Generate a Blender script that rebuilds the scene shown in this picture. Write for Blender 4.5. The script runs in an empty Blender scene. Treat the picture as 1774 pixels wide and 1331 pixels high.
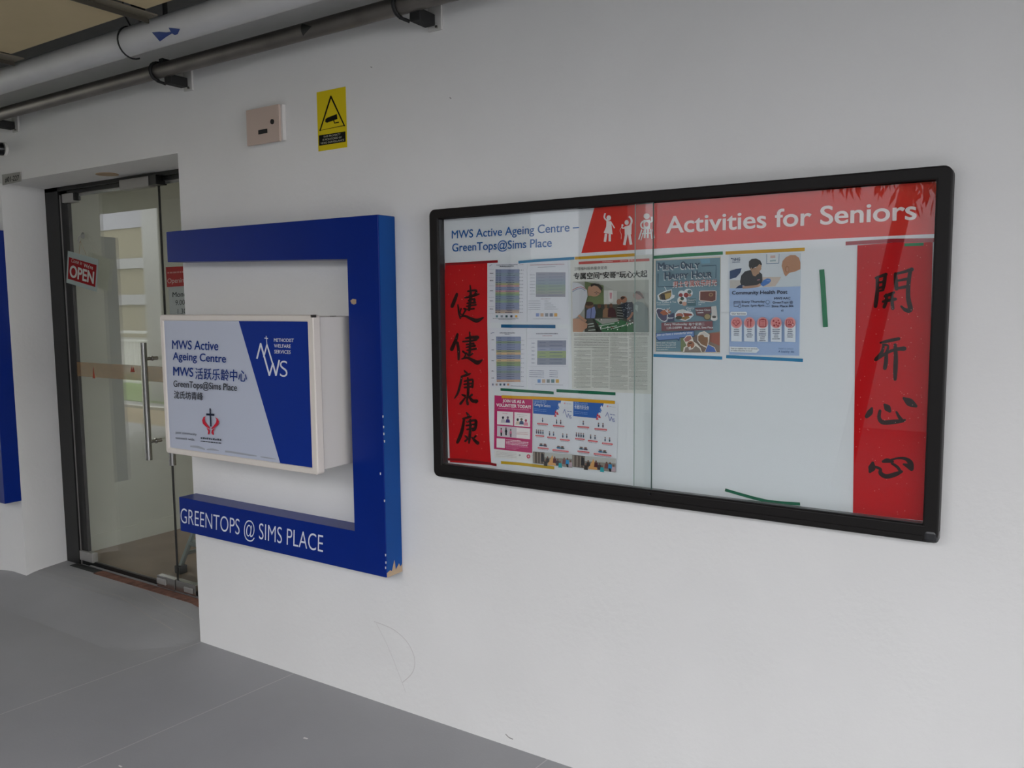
import bpy, math, random
import numpy as np
from mathutils import Matrix, Vector
random.seed(7)
SC = bpy.context.scene
COL = SC.collection

# ---------------------------------------------------------------- camera
F, CX, CY = 1450.0, 887.0, 665.5
R = np.array([[0.8357571624, 0.5490300870, -0.0087137270],
              [0.0460018297, -0.0858216674, -0.9952479455],
              [-0.5471688927, 0.8313847515, -0.0969824618]])
CAM = np.array([0.0, -2.32677, 1.55])
cam_d = bpy.data.cameras.new('camera')
cam = bpy.data.objects.new('camera', cam_d)
COL.objects.link(cam)
cam_d.sensor_width = 36.0
cam_d.lens = F / 1774 * 36
cam_d.clip_start = 0.02
cam_d.clip_end = 300
cam.matrix_world = Matrix(((R[0][0], -R[1][0], -R[2][0], CAM[0]),
                           (R[0][1], -R[1][1], -R[2][1], CAM[1]),
                           (R[0][2], -R[1][2], -R[2][2], CAM[2]), (0, 0, 0, 1)))
SC.camera = cam

# ---------------------------------------------------------------- world, light, exposure
w = bpy.data.worlds.new('overcast_sky')
SC.world = w
w.use_nodes = True
bg = w.node_tree.nodes['Background']
bg.inputs[0].default_value = (0.955, 0.96, 0.99, 1)
bg.inputs[1].default_value = 4.5
SC.view_settings.view_transform = 'Standard'
SC.view_settings.look = 'None'
SC.view_settings.exposure = 0.07
SC.view_settings.gamma = 1.0
try:
    SC.view_settings.use_curve_mapping = False
except Exception:
    pass

def add_fill_light(name, loc, sx, sy, power):
    d = bpy.data.lights.new(name, 'AREA')
    d.shape = 'RECTANGLE'; d.size = sx; d.size_y = sy; d.energy = power
    d.color = (1.0, 0.98, 0.93)
    o = bpy.data.objects.new(name, d); COL.objects.link(o)
    o.location = loc
    return o
add_fill_light('room_fill_light', (-3.4, 2.6, 2.62), 1.2, 0.3, 22)  # added fill light for the room behind the glass, no fixture seen

# ---------------------------------------------------------------- pixel -> plane helpers (measured on the photo)
def ray(px, py):
    return R.T @ np.array([px - CX, py - CY, F])
def at(px, py, y=0.0):
    v = ray(px, py); t = (y - CAM[1]) / v[1]; P = CAM + t * v
    return (float(P[0]), float(P[2]))
def on(px, py, z=0.0):
    v = ray(px, py); t = (z - CAM[2]) / v[2]; P = CAM + t * v
    return (float(P[0]), float(P[1]))

# ---------------------------------------------------------------- materials
def lin(h):
    h = h.lstrip('#')
    c = [int(h[i:i + 2], 16) / 255 for i in (0, 2, 4)]
    return tuple((x / 12.92 if x <= 0.04045 else ((x + 0.055) / 1.055) ** 2.4) for x in c)
MATS = {}
def mat(name, col, rough=0.6, metal=0.0, noise=0.0, nscale=8.0, bump=0.0, bscale=60.0, spec=0.5, coat=0.0, emit=None):
    if name in MATS: return MATS[name]
    m = bpy.data.materials.new(name); m.use_nodes = True
    nt = m.node_tree; b = nt.nodes['Principled BSDF']
    c = lin(col) if isinstance(col, str) else col
    b.inputs['Base Color'].default_value = (*c, 1)
    b.inputs['Roughness'].default_value = rough
    b.inputs['Metallic'].default_value = metal
    b.inputs['Specular IOR Level'].default_value = spec
    if coat: b.inputs['Coat Weight'].default_value = coat; b.inputs['Coat Roughness'].default_value = 0.15
    tc = nt.nodes.new('ShaderNodeTexCoord')
    if noise:
        n = nt.nodes.new('ShaderNodeTexNoise'); n.inputs['Scale'].default_value = nscale
        n.inputs['Detail'].default_value = 6
        nt.links.new(tc.outputs['Object'], n.inputs['Vector'])
        r = nt.nodes.new('ShaderNodeMapRange')
        r.inputs[1].default_value = 0.3; r.inputs[2].default_value = 0.7
        r.inputs[3].default_value = 1 - noise; r.inputs[4].default_value = 1 + noise
        nt.links.new(n.outputs['Fac'], r.inputs[0])
        mx = nt.nodes.new('ShaderNodeVectorMath'); mx.operation = 'SCALE'
        mx.inputs[0].default_value = c
        nt.links.new(r.outputs[0], mx.inputs['Scale'])
        nt.links.new(mx.outputs[0], b.inputs['Base Color'])
    if bump:
        n2 = nt.nodes.new('ShaderNodeTexNoise'); n2.inputs['Scale'].default_value = bscale
        n2.inputs['Detail'].default_value = 4
        nt.links.new(tc.outputs['Object'], n2.inputs['Vector'])
        bp = nt.nodes.new('ShaderNodeBump'); bp.inputs['Strength'].default_value = bump
        bp.inputs['Distance'].default_value = 0.01
        nt.links.new(n2.outputs['Fac'], bp.inputs['Height'])
        nt.links.new(bp.outputs[0], b.inputs['Normal'])
    MATS[name] = m
    return m
def ink_mat():
    m = bpy.data.materials.new('printed_ink'); m.use_nodes = True
    nt = m.node_tree; b = nt.nodes['Principled BSDF']
    a = nt.nodes.new('ShaderNodeAttribute'); a.attribute_name = 'ink'
    nt.links.new(a.outputs['Color'], b.inputs['Base Color'])
    b.inputs['Roughness'].default_value = 0.55
    b.inputs['Specular IOR Level'].default_value = 0.1
    return m
def glass_mat(name, tint=(1, 1, 1)):
    m = bpy.data.materials.new(name); m.use_nodes = True
    nt = m.node_tree; nt.nodes.clear()
    out = nt.nodes.new('ShaderNodeOutputMaterial')
    tr = nt.nodes.new('ShaderNodeBsdfTransparent'); tr.inputs[0].default_value = (*tint, 1)
    gl = nt.nodes.new('ShaderNodeBsdfGlossy'); gl.inputs['Roughness'].default_value = 0.0
    gl.inputs[0].default_value = (1, 1, 1, 1)
    ge = nt.nodes.new('ShaderNodeNewGeometry')
    mr = nt.nodes.new('ShaderNodeMapRange')
    mr.inputs[3].default_value = 1.52; mr.inputs[4].default_value = 1 / 1.52
    nt.links.new(ge.outputs['Backfacing'], mr.inputs[0])
    fr = nt.nodes.new('ShaderNodeFresnel')
    nt.links.new(mr.outputs[0], fr.inputs['IOR'])
    mx = nt.nodes.new('ShaderNodeMixShader')
    nt.links.new(fr.outputs[0], mx.inputs[0])
    nt.links.new(tr.outputs[0], mx.inputs[1]); nt.links.new(gl.outputs[0], mx.inputs[2])
    nt.links.new(mx.outputs[0], out.inputs[0])
    return m
INK = ink_mat()
GLASS = glass_mat('clear_glass', (0.985, 0.995, 0.99))
DGLASS = glass_mat('door_glass', (0.93, 0.95, 0.93))
M_WALL = mat('wall_paint', '#e5e4e2', 0.75, noise=0.02, nscale=3.0, bump=0.12, bscale=45)
M_FLOOR = mat('floor_coating', '#a0a0a2', 0.55, noise=0.05, nscale=2.2, bump=0.05, bscale=90)
M_SLAB = mat('concrete_slab', '#6a6a68', 0.9, noise=0.06)
M_BLACK = mat('black_anodised', '#131313', 0.38, spec=0.4)
M_BOARDBLK = mat('black_frame', '#161312', 0.5, spec=0.25)
M_BLUE = mat('blue_gloss_paint', '#01257c', 0.3, noise=0.04, nscale=5, spec=0.22)
M_BLUESIDE = mat('lighter_blue_side', '#07458c', 0.45, noise=0.06, nscale=6, spec=.2)
M_STEEL = mat('brushed_steel', '#b9b7b4', 0.22, metal=1.0)
M_SATIN = mat('satin_aluminium', '#a9a7a4', 0.42, metal=0.6)
M_CREAM = mat('cream_enamel', '#ddd5cc', 0.45, noise=0.02)
M_CHIP = mat('bare_wood_chip', '#b49c80', 0.8)
M_DARKCHIP = mat('dark_chip', '#2b2622', 0.8)
M_WHITEPIPE = mat('white_painted_pipe', '#c9c9c9', 0.45, noise=0.04, nscale=6)
M_GALV = mat('galvanised_pipe', '#77726d', 0.45, metal=0.75, noise=0.18, nscale=7)
M_RUBBER = mat('black_rubber', '#101010', 0.7)

# ---------------------------------------------------------------- mesh builder
class MB:
    def __init__(s):
        s.v = []; s.f = []; s.c = []
    def add(s, vs, fs, col=None):
        n = len(s.v); s.v += [tuple(map(float, p)) for p in vs]
        s.f += [tuple(i + n for i in f) for f in fs]; s.c += [col] * len(fs)
        return s
    def box(s, x0, x1, y0, y1, z0, z1, col=None):
        vs = [(x, y, z) for x in (x0, x1) for y in (y0, y1) for z in (z0, z1)]
        return s.add(vs, [(0, 1, 3, 2), (4, 6, 7, 5), (0, 4, 5, 1), (2, 3, 7, 6), (0, 2, 6, 4), (1, 5, 7, 3)], col)
    def prism_z(s, pts, z0, z1, col=None):          # polygon in XY extruded along Z
        n = len(pts)
        vs = [(x, y, z0) for x, y in pts] + [(x, y, z1) for x, y in pts]
        fs = [tuple(range(n))[::-1], tuple(range(n, 2 * n))] + [(i, (i + 1) % n, n + (i + 1) % n, n + i) for i in range(n)]
        return s.add(vs, fs, col)
    def prism_y(s, pts, y0, y1, col=None):          # polygon in XZ extruded along Y
        n = len(pts)
        vs = [(x, y0, z) for x, z in pts] + [(x, y1, z) for x, z in pts]
        fs = [tuple(range(n)), tuple(range(n, 2 * n))[::-1]] + [(i, n + i, n + (i + 1) % n, (i + 1) % n) for i in range(n)]
        return s.add(vs, fs, col)
    def tube(s, path, r, seg=16, cap=True, col=None):
        path = [Vector(p) for p in path]; rs = r if isinstance(r, (list, tuple)) else [r] * len(path)
        rings = []
        prev = None
        for i, p in enumerate(path):
            a = path[max(i - 1, 0)]; b = path[min(i + 1, len(path) - 1)]
            t = (b - a).normalized()
            if prev is None:
                u = t.orthogonal().normalized()
            else:
                u = (prev - t * prev.dot(t)).normalized()
            prev = u; vv = t.cross(u)
            rings.append([p + (u * math.cos(2 * math.pi * k / seg) + vv * math.sin(2 * math.pi * k / seg)) * rs[i] for k in range(seg)])
        vs = [q for ring in rings for q in ring]; fs = []
        for i in range(len(path) - 1):
            for k in range(seg):
                k2 = (k + 1) % seg
                fs.append((i * seg + k, i * seg + k2, (i + 1) * seg + k2, (i + 1) * seg + k))
        if cap:
            fs.append(tuple(range(seg))[::-1]); fs.append(tuple((len(path) - 1) * seg + k for k in range(seg)))
        return s.add(vs, fs, col)
    def build(s, name, m, parent=None, bevel=0.0, smooth=False):
        me = bpy.data.meshes.new(name)
        me.from_pydata(s.v, [], s.f)
        me.materials.append(m)
        if any(c is not None for c in s.c):
            at_ = me.color_attributes.new('ink', 'FLOAT_COLOR', 'CORNER')
            data = np.ones((len(me.loops), 4), dtype=np.float32)
            k = 0
            for f, c in zip(s.f, s.c):
                data[k:k + len(f), :3] = lin(c or '#ffffff'); k += len(f)
            at_.data.foreach_set('color', data.ravel())
        if m is not INK:
            import bmesh
            b = bmesh.new(); b.from_mesh(me); bmesh.ops.recalc_face_normals(b, faces=b.faces); b.to_mesh(me); b.free()
        if smooth:
            for p in me.polygons: p.use_smooth = True
        o = bpy.data.objects.new(name, me); COL.objects.link(o)
        if bevel:
            md = o.modifiers.new('bevel', 'BEVEL'); md.width = bevel; md.segments = 3; md.limit_method = 'ANGLE'
        if smooth:
            md = o.modifiers.new('split', 'EDGE_SPLIT'); md.split_angle = math.radians(40)
        if parent: adopt(o, parent)
        return o
def adopt(o, p):
    o.parent = p
    bpy_loc = p.matrix_world if False else None
    o.matrix_parent_inverse = WORLD[p.name].inverted() if p.name in WORLD else Matrix.Identity(4)
WORLD = {}
def tag(o, label=None, cat=None, group=None, kind=None):
    if label: o['label'] = label
    if cat: o['category'] = cat
    if group: o['group'] = group
    if kind: o['kind'] = kind
    return o
def thing(name, label, cat, loc=(0, 0, 0), group=None, kind=None):
    o = bpy.data.objects.new(name, None); COL.objects.link(o)
    o.location = loc; o.empty_display_size = 0.05
    WORLD[o.name] = Matrix.Translation(loc)
    return tag(o, label, cat, group, kind)
def struct(name, mb, m, **k):
    return tag(mb.build(name, m, **k), kind='structure')

# ---------------------------------------------------------------- text
_cache = {}
def glyphs(s, bold, res=2):
    key = (s, bold, res)
    if key in _cache: return _cache[key]
    cu = bpy.data.curves.new('t', 'FONT'); cu.body = s; cu.size = 1.0; cu.offset = bold
    cu.resolution_u = res
    o = bpy.data.objects.new('t', cu); COL.objects.link(o)
    dg = bpy.context.evaluated_depsgraph_get(); dg.update()
    me = bpy.data.meshes.new_from_object(o.evaluated_get(dg))
    vs = [(v.co.x, v.co.y) for v in me.vertices]; fs = [tuple(p.vertices) for p in me.polygons]
    bpy.data.objects.remove(o); bpy.data.curves.remove(cu); bpy.data.meshes.remove(me)
    _cache[key] = (vs, fs)
    return vs, fs
CAPV = [v[1] for v in glyphs('H', 0.0)[0]]
CAP = max(CAPV)

def smooth_path(pts, n=5):
    if len(pts) < 3: return pts
    out = []
    P = [pts[0]] + list(pts) + [pts[-1]]
    for i in range(1, len(P) - 2):
        for k in range(n):
            t = k / n
            out.append(tuple(0.5 * ((2 * P[i][j]) + (-P[i - 1][j] + P[i + 1][j]) * t + (2 * P[i - 1][j] - 5 * P[i][j] + 4 * P[i + 1][j] - P[i + 2][j]) * t * t
                                    + (-P[i - 1][j] + 3 * P[i][j] - 3 * P[i + 1][j] + P[i + 2][j]) * t ** 3) for j in range(len(P[i]))))
    out.append(pts[-1])
    return out

class Print:
    """flat printing on a plane y = const; fn maps drawing coordinates to (X, Z)"""
    def __init__(s, fn, y):
        s.fn = fn; s.y = y; s.mb = MB(); s.n = 0
    def lay(s, pts, fs, col, step=True):
        if step: s.n += 1
        yy = s.y - 0.00006 * s.n
        s.mb.add([(x, yy, z) for x, z in pts], fs, col)
    def poly(s, pts, col):
        s.lay([s.fn(*p) for p in pts], [tuple(range(len(pts)))], col)
    def rect(s, x0, y0, x1, y1, col):
        s.poly([(x0, y0), (x1, y0), (x1, y1), (x0, y1)], col)
    def disc(s, cx, cy, rx, ry, col, n=18, a0=0, a1=360):
        s.poly([(cx + rx * math.cos(math.radians(a0 + (a1 - a0) * k / n)), cy + ry * math.sin(math.radians(a0 + (a1 - a0) * k / n))) for k in range(n + (a1 - a0 < 360))], col)
    def rrect(s, x0, y0, x1, y1, r, col):
        pts = []
        for cx, cy, a in ((x1 - r, y0 + r, -90), (x1 - r, y1 - r, 0), (x0 + r, y1 - r, 90), (x0 + r, y0 + r, 180)):
            for k in range(4):
                t = math.radians(a + 30 * k); pts.append((cx + r * math.cos(t), cy + r * math.sin(t)))
        s.poly(pts, col)
    def line(s, pts, wd, col, smooth=False):
        """pts: (x, y) or (x, y, width factor)"""
        pts = [(p[0], p[1], (p[2] if len(p) > 2 else 1.0)) for p in pts]
        if smooth: pts = smooth_path(pts)
        L = []; n = len(pts)
        for i, (x, y, k) in enumerate(pts):
            a = pts[max(i - 1, 0)]; b = pts[min(i + 1, n - 1)]
            dx, dy = b[0] - a[0], b[1] - a[1]; l = math.hypot(dx, dy) or 1
            hx, hy = -dy / l * wd * k / 2, dx / l * wd * k / 2
            L += [(x + hx, y + hy), (x - hx, y - hy)]
        s.lay([s.fn(*p) for p in L], [(2 * i, 2 * i + 1, 2 * i + 3, 2 * i + 2) for i in range(n - 1)], col)
    def segs(s, pts, wd, col):
        for a, b in zip(pts[:-1], pts[1:]): s.line([a, b], wd, col)
        for a in pts[1:-1]: s.disc(a[0], a[1], wd * .5, wd * .5, col, 8)
    def brush(s, pts, wd, col):
        s.line(pts, wd, col, True)
        for p in (pts[0], pts[-1]):
            k = (p[2] if len(p) > 2 else 1.0)
            s.disc(p[0], p[1], wd * k / 2, wd * k / 2, col, 8)
    def text(s, t, x0, y0, x1, y1, h, col, bold=0.0, slant=0.0):
        A = np.array(s.fn(x0, y0)); B = np.array(s.fn(x1, y1)); U = np.array(s.fn(x0, y0 - h)) - A
        vs, fs = glyphs(t, min(bold, 0.0), 6 if np.hypot(*U) > .017 else 2)
        if not vs: return
        xs = [v[0] for v in vs]; a, b = min(xs), max(xs)
        if bold <= 0: sh = [(0, 0)]
        else:
            n_ = 12 if np.hypot(*U) > .02 else 4
            sh = [(bold * .9 * math.cos(math.radians(45 + 360 / n_ * k)), bold * .7 * math.sin(math.radians(45 + 360 / n_ * k))) for k in range(n_)]
        for dx, dy in sh:
            s.lay([tuple(A + (B - A) * ((v[0] + dx + slant * v[1] - a) / (b - a)) + U * ((v[1] + dy) / CAP)) for v in vs], fs, col)
    def fuzz(s, x0, y0, x1, y1, th, col, lo=3, hi=9, gap=1.5, sl=0.0):
        """a line of print too small to read: short dashes"""
        L = []; f = []; x = x0
        while x < x1:
            e = min(x + random.uniform(lo, hi), x1)
            t0 = (x - x0) / (x1 - x0); t1 = (e - x0) / (x1 - x0)
            ya = y0 + (y1 - y0) * t0; yb = y0 + (y1 - y0) * t1; hh = th * random.uniform(0.7, 1.0)
            n = len(L); L += [(x, ya - hh), (e, yb - hh), (e, yb), (x, ya)]; f.append((n, n + 1, n + 2, n + 3)); x = e + gap
        if L: s.lay([s.fn(*p) for p in L], f, col)
    def build(s, name, parent):
        return s.mb.build(name, INK, parent)
def crop(ox, oy, k, y):
    return lambda a, b: at(ox + a / k, oy + b / k, y)

# ================================================================ SETTING
def lerp(a, b, t): return a + (b - a) * t
# right wall (carries the sign frame and the notice board)
struct('wall_right', MB().box(-3.27, 5.0, 0.0, 0.35, 0, 2.9), M_WALL)
struct('wall_left', MB().prism_z([(-14, 0.0), (-4.818, 0.0), (-4.872, 0.26), (-4.872, 0.33), (-14, 0.5)], 0, 2.9), M_WALL)
struct('wall_above_door', MB().prism_z([(-4.818, 0.0), (-3.27, 0.0), (-3.27, 0.35), (-4.872, 0.35)], 2.213, 2.9), M_WALL)
# bare plaster patch on the soffit
o = MB().prism_z([(-4.065 + 0.06 * math.cos(a), 0.145 + 0.06 * math.sin(a) * (1 if math.sin(a) > 0 else .7)) for a in [k * math.pi / 9 for k in range(18)]], 2.2095, 2.214).build('trim_1', M_CHIP)
tag(o, kind='structure')
struct('ceiling', MB().box(-30, 8, -3.65, 0.35, 2.78, 3.0), M_SLAB)

# floor with cast joints
def floor_material():
    m = M_FLOOR; nt = m.node_tree; b = nt.nodes['Principled BSDF']
    src = b.inputs['Base Color'].links[0].from_socket
    tc = nt.nodes.new('ShaderNodeTexCoord'); sp = nt.nodes.new('ShaderNodeSeparateXYZ')
    nt.links.new(tc.outputs['Object'], sp.inputs[0])
    last = src
    for x0, sl in ((-3.262, -0.075), (-2.645, -0.07), (-1.4, -0.07), (-5.9, -0.07)):
        m1 = nt.nodes.new('ShaderNodeMath'); m1.operation = 'MULTIPLY_ADD'
        nt.links.new(sp.outputs['Y'], m1.inputs[0]); m1.inputs[1].default_value = sl; m1.inputs[2].default_value = -x0
        m2 = nt.nodes.new('ShaderNodeMath'); m2.operation = 'ADD'
        nt.links.new(m1.outputs[0], m2.inputs[0]); nt.links.new(sp.outputs['X'], m2.inputs[1])
        m3 = nt.nodes.new('ShaderNodeMath'); m3.operation = 'ABSOLUTE'; nt.links.new(m2.outputs[0], m3.inputs[0])
        m4 = nt.nodes.new('ShaderNodeMath'); m4.operation = 'LESS_THAN'; m4.inputs[1].default_value = 0.0022
        nt.links.new(m3.outputs[0], m4.inputs[0])
        m5 = nt.nodes.new('ShaderNodeMath'); m5.operation = 'MULTIPLY'; m5.inputs[1].default_value = 0.75
        nt.links.new(m4.outputs[0], m5.inputs[0])
        mx = nt.nodes.new('ShaderNodeMix'); mx.data_type = 'RGBA'
        nt.links.new(m5.outputs[0], mx.inputs[0]); nt.links.new(last, mx.inputs[6])
        mx.inputs[7].default_value = (*lin('#c4c2c0'), 1)
        last = mx.outputs[2]
    nt.links.new(last, b.inputs['Base Color'])
floor_material()
def floor_z(x, y):
    dx = max(-4.95 - x, 0, x + 3.62); dy = max(0.06 - y, 0)
    return 0.05 * max(0.0, 1 - math.hypot(dx, dy) / 0.33)
fx = [-30, -20, -12, -8, -6, -5.5] + [-5.3 + 0.04 * k for k in range(52)] + [-3.0, -2, 0, 3, 8]
fy = [-3.57, -2.5, -1.5, -0.8] + [-0.4 + 0.04 * k for k in range(19)] + [0.345]
mb = MB(); mb.add([(x, y, floor_z(x, y)) for x in fx for y in fy],
                  [(i * len(fy) + j, (i + 1) * len(fy) + j, (i + 1) * len(fy) + j + 1, i * len(fy) + j + 1) for i in range(len(fx) - 1) for j in range(len(fy) - 1)])
mb.box(-30, 8, -3.57, 0.345, -0.2, -0.01)
fl = struct('floor', mb, M_FLOOR)
# scratches in the floor coating by the door, kept as thin marks on the floor
def floor_mark(name, pts, wd, m, z=0.0012, parent=None):
    W0 = [on(*p) for p in pts]; W0 = [on(*p, floor_z(*q)) for p, q in zip(pts, W0)]; W0 = [on(*p, floor_z(*q)) for p, q in zip(pts, W0)]
    W = []; mb = MB(); L = []
    for a, b in zip(W0[:-1], W0[1:]):
        for k in range(8): W.append((lerp(a[0], b[0], k / 8), lerp(a[1], b[1], k / 8)))
    W.append(W0[-1])
    for i, (x, y) in enumerate(W):
        a = W[max(i - 1, 0)]; b = W[min(i + 1, len(W) - 1)]; dx, dy = b[0] - a[0], b[1] - a[1]; l = math.hypot(dx, dy)
        L += [(x - dy / l * wd / 2, y + dx / l * wd / 2, z + floor_z(x, y)), (x + dy / l * wd / 2, y - dx / l * wd / 2, z + floor_z(x, y))]
    mb.add(L, [(2 * i, 2 * i + 1, 2 * i + 3, 2 * i + 2) for i in range(len(W) - 1)])
    return mb.build(name, m, parent)
M_SCR = mat('scratch_pale', '#a19e9b', 0.7)
M_SCR2 = mat('scratch_faint', '#b0adaa', 0.7)
floor_mark('scratch', [(108, 1016), (155, 1024), (206, 1033), (232, 1051), (262, 1072), (300, 1094)], 0.006, M_SCR2, parent=fl)
floor_mark('scratch', [(118, 996), (160, 1004), (216, 1012)], 0.005, M_SCR2, parent=fl)
floor_mark('scratch', [(255, 1028), (290, 1052), (335, 1076)], 0.005, M_SCR2, parent=fl)
floor_mark('paint_fleck', [(526, 1279), (533, 1281)], 0.008, mat('fleck', '#e8e6e2', 0.6), parent=fl)
floor_mark('paint_fleck', [(206, 1327), (211, 1330)], 0.006, MATS['fleck'], parent=fl)
# worn threshold strip and dark groove below the door
def quadfloor(name, pts, m, z, parent=None):
    return MB().add([(*on(*p), z) for p in pts], [tuple(range(len(pts)))]).build(name, m, parent)
M_REDW = mat('worn_red_threshold', '#7a5446', 0.7, noise=0.45, nscale=22)
struct('trim_2', MB().box(-4.50, -3.5, 0.205, 0.262, 0.04, 0.053), M_REDW)
struct('trim_3', MB().box(-4.76, -4.50, 0.215, 0.262, 0.04, 0.053), mat('threshold_dark', '#2a2c2b', 0.6, noise=0.3, nscale=30))
# wall scuffs
def wall_mark(pts, wd, m, y=-0.0006, name='scuff_mark', parent=None):
    W = [at(*p) for p in pts]; L = []
    W = smooth_path(W, 6)
    for i, (x, z) in enumerate(W):
        a = W[max(i - 1, 0)]; b = W[min(i + 1, len(W) - 1)]; dx, dz = b[0] - a[0], b[1] - a[1]; l = math.hypot(dx, dz) or 1
        L += [(x - dz / l * wd / 2, y, z + dx / l * wd / 2), (x + dz / l * wd / 2, y, z - dx / l * wd / 2)]
    return MB().add(L, [(2 * i, 2 * i + 1, 2 * i + 3, 2 * i + 2) for i in range(len(W) - 1)]).build(name, m, parent)
wr = bpy.data.objects['wall_right']
M_SCUFF = mat('wall_scuff', '#d3d0ce', 0.8)
wall_mark([(648, 1077), (680, 1090), (705, 1112), (718, 1140), (715, 1165), (697, 1183)], 0.0035, M_SCUFF, parent=wr)
wall_mark([(652, 1080), (672, 1120), (690, 1165), (703, 1200)], 0.002, M_SCUFF, parent=wr)
for q in ((643, 115), (780, 170), (1140, 530)):
    pass
wall_mark([(876, 1272), (882, 1278), (889, 1281)], 0.004, mat('wall_scuff_dark', '#9a9796', 0.8), parent=wr)
wall_mark([(642, 116), (645, 117)], 0.003, MATS['wall_scuff_dark'], parent=wr)
wall_mark([(779, 169), (782, 171)], 0.003, MATS['wall_scuff_dark'], parent=wr)

# room behind the glass door
M_IN = mat('inside_wall_paint', '#cfd0c6', 0.7, noise=0.02)
struct('wall_inside_left', MB().box(-5.1, -4.925, 0.33, 5.2, 0, 2.75), M_IN)
struct('wall_inside_back', MB().box(-5.25, -0.9, 5.05, 5.2, 0, 2.75), M_IN)
struct('wall_inside_right', MB().box(-1.05, -0.9, 0.35, 5.2, 0, 2.75), M_IN)
struct('ceiling_inside', MB().box(-5.25, -0.9, 0.35, 5.2, 2.7, 2.78), mat('inside_ceiling', '#dddbd0', 0.8))
struct('floor_inside', MB().box(-5.0, -0.9, 0.345, 5.2, -0.2, 0.05), mat('inside_vinyl', '#8a7562', 0.5, noise=0.16, nscale=5))
struct('baseboard_inside', MB().box(-4.925, -4.918, 0.4, 5.05, 0.05, 0.15), mat('inside_skirting', '#d4d5cb', 0.6))

# outside the corridor, seen in the glass
struct('trim_4', MB().box(-30, -8, -4.64, -3.57, -0.25, -0.02), mat('brown_paving', '#a08c6c', 0.9, noise=0.1))
struct('trim_5', MB().box(-30, -8, -4.72, -4.64, -0.25, 0.02), mat('kerb', '#d8d6cf', 0.8))
struct('ground_road', MB().box(-30, -8, -5.2, -4.72, -0.25, -0.03), mat('path_concrete', '#9a9a98', 0.9))
struct('ground_lawn', MB().box(-30, -8.0, -8.5, -5.2, -0.25, -0.02), mat('lawn', '#6f8a48', 0.95, noise=0.25, nscale=10))
struct('ground_shaded', MB().box(-8.0, 9, -8.6, -3.57, -0.25, -0.02), mat('shaded_ground_tone', '#303234', 0.95, noise=0.15, nscale=10))  # ground shadow put into the dark colour, keeps its mirror image dim
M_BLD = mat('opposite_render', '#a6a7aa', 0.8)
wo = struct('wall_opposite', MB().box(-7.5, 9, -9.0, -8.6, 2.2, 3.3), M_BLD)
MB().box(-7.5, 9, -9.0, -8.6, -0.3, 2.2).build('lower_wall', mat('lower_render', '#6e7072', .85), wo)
struct('ground_far', MB().box(-60, 20, -40, -8.5, -0.25, -0.04), mat('far_ground', '#a3a39c', 0.95))
mbf = MB(); mbf.box(-60, -16, -23, -22, -0.3, 5.4)
M_SKYDIM = mat('sky_dimming_grey', '#a9aab4', .9)
fb = struct('wall_far_building', mbf, mat('far_building', '#8f8872', 0.9))
MB().box(-60, -15.9, -22.2, -21.9, 5.4, 9.5).build('sky_cover', M_SKYDIM, fb)  # added block over the sky patch, dims its reflection in the door glass
MB().box(-60, -15.9, -21.95, -21.8, 3.4, 3.9).build('ledge', M_BLD, fb)
MB().box(-60, -15.9, -21.95, -21.8, 1.6, 2.1).build('ledge', M_BLD, fb)
def column(x0, x1, y0, y1, z1, m):
    return m
M_COLD = mat('column_grey_paint', '#8d8d8b', 0.8)
struct('column_1', MB().box(-12.62, -11.9, -6.0, -5.35, -0.1, 3.4), mat('white_column_paint', '#c4c6c4', 0.7))
struct('column_2', MB().box(-9.0, -7.1, -3.6, -3.2, 0, 2.78), M_COLD)
struct('column_3', MB().box(-6.4, -3.66, -3.6, -3.3, 0, 2.78), M_COLD)
struct('column_4', MB().box(-3.05, -2.65, -3.6, -3.3, 0, 2.78), M_COLD)
# white railing on the lawn edge
rl = thing('metal_railing', 'white metal railing with upright bars standing on the lawn, mirrored in the door glass', 'railing', (-15, -6.45, 0))
M_RAIL = mat('white_rail_paint', '#eeeeec', 0.5)
mb = MB(); mb.box(-20, -12.9, -6.61, -6.57, 1.02, 1.07).box(-20, -12.9, -6.61, -6.57, 0.86, 0.9).box(-20, -12.9, -6.61, -6.57, 0.06, 0.1)
mb.build('rail', M_RAIL, rl)
for k in range(61): MB().box(-20 + k * 0.115, -19.984 + k * 0.115, -6.596, -6.584, 0.1, 0.86).build('baluster', M_RAIL, rl)
for k in range(6): MB().box(-20 + k * 1.4, -19.94 + k * 1.4, -6.62, -6.56, -0.05, 1.02).build('post', M_RAIL, rl)

# leaning tree seen mirrored in the right end of the notice board
def virt(px, py, Dd, yg=-0.03):
    v = ray(px, py); v = v / v[1]
    return (float(v[0] * Dd), float(2 * yg - (Dd - 2.32677)), float(1.55 + v[2] * Dd))
tr = thing('leaning_tree', 'slim leaning tree beyond the corridor, mirrored in the notice board glass', 'tree', (-1.4, -4.75, 0))
a = virt(1578, 300, 7.2); b2 = virt(1483, 720, 7.2)
k = (0 - b2[2]) / (a[2] - b2[2])
base = tuple(b2[i] + (a[i] - b2[i]) * k for i in range(3))
top = tuple(b2[i] + (a[i] - b2[i]) * 1.25 for i in range(3))
M_BARK = mat('tree_bark', '#2c2620', 0.9, noise=0.2)
MB().tube([base, b2, a, top], [0.075, 0.068, 0.058, 0.05], 12).build('trunk', M_BARK, tr, smooth=True)
mb = MB(); mt = MB()
def leaf(mb, c, d, ln, wd):
    d = Vector(d).normalized(); n = Vector((random.uniform(-1, 1), random.uniform(-1, 1), random.uniform(-.3, .3))).cross(d).normalized()
    c = Vector(c)
    mb.add([c, c + d * ln * .4 + n * wd, c + d * ln, c + d * ln * .4 - n * wd], [(0, 1, 2, 3)])
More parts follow.
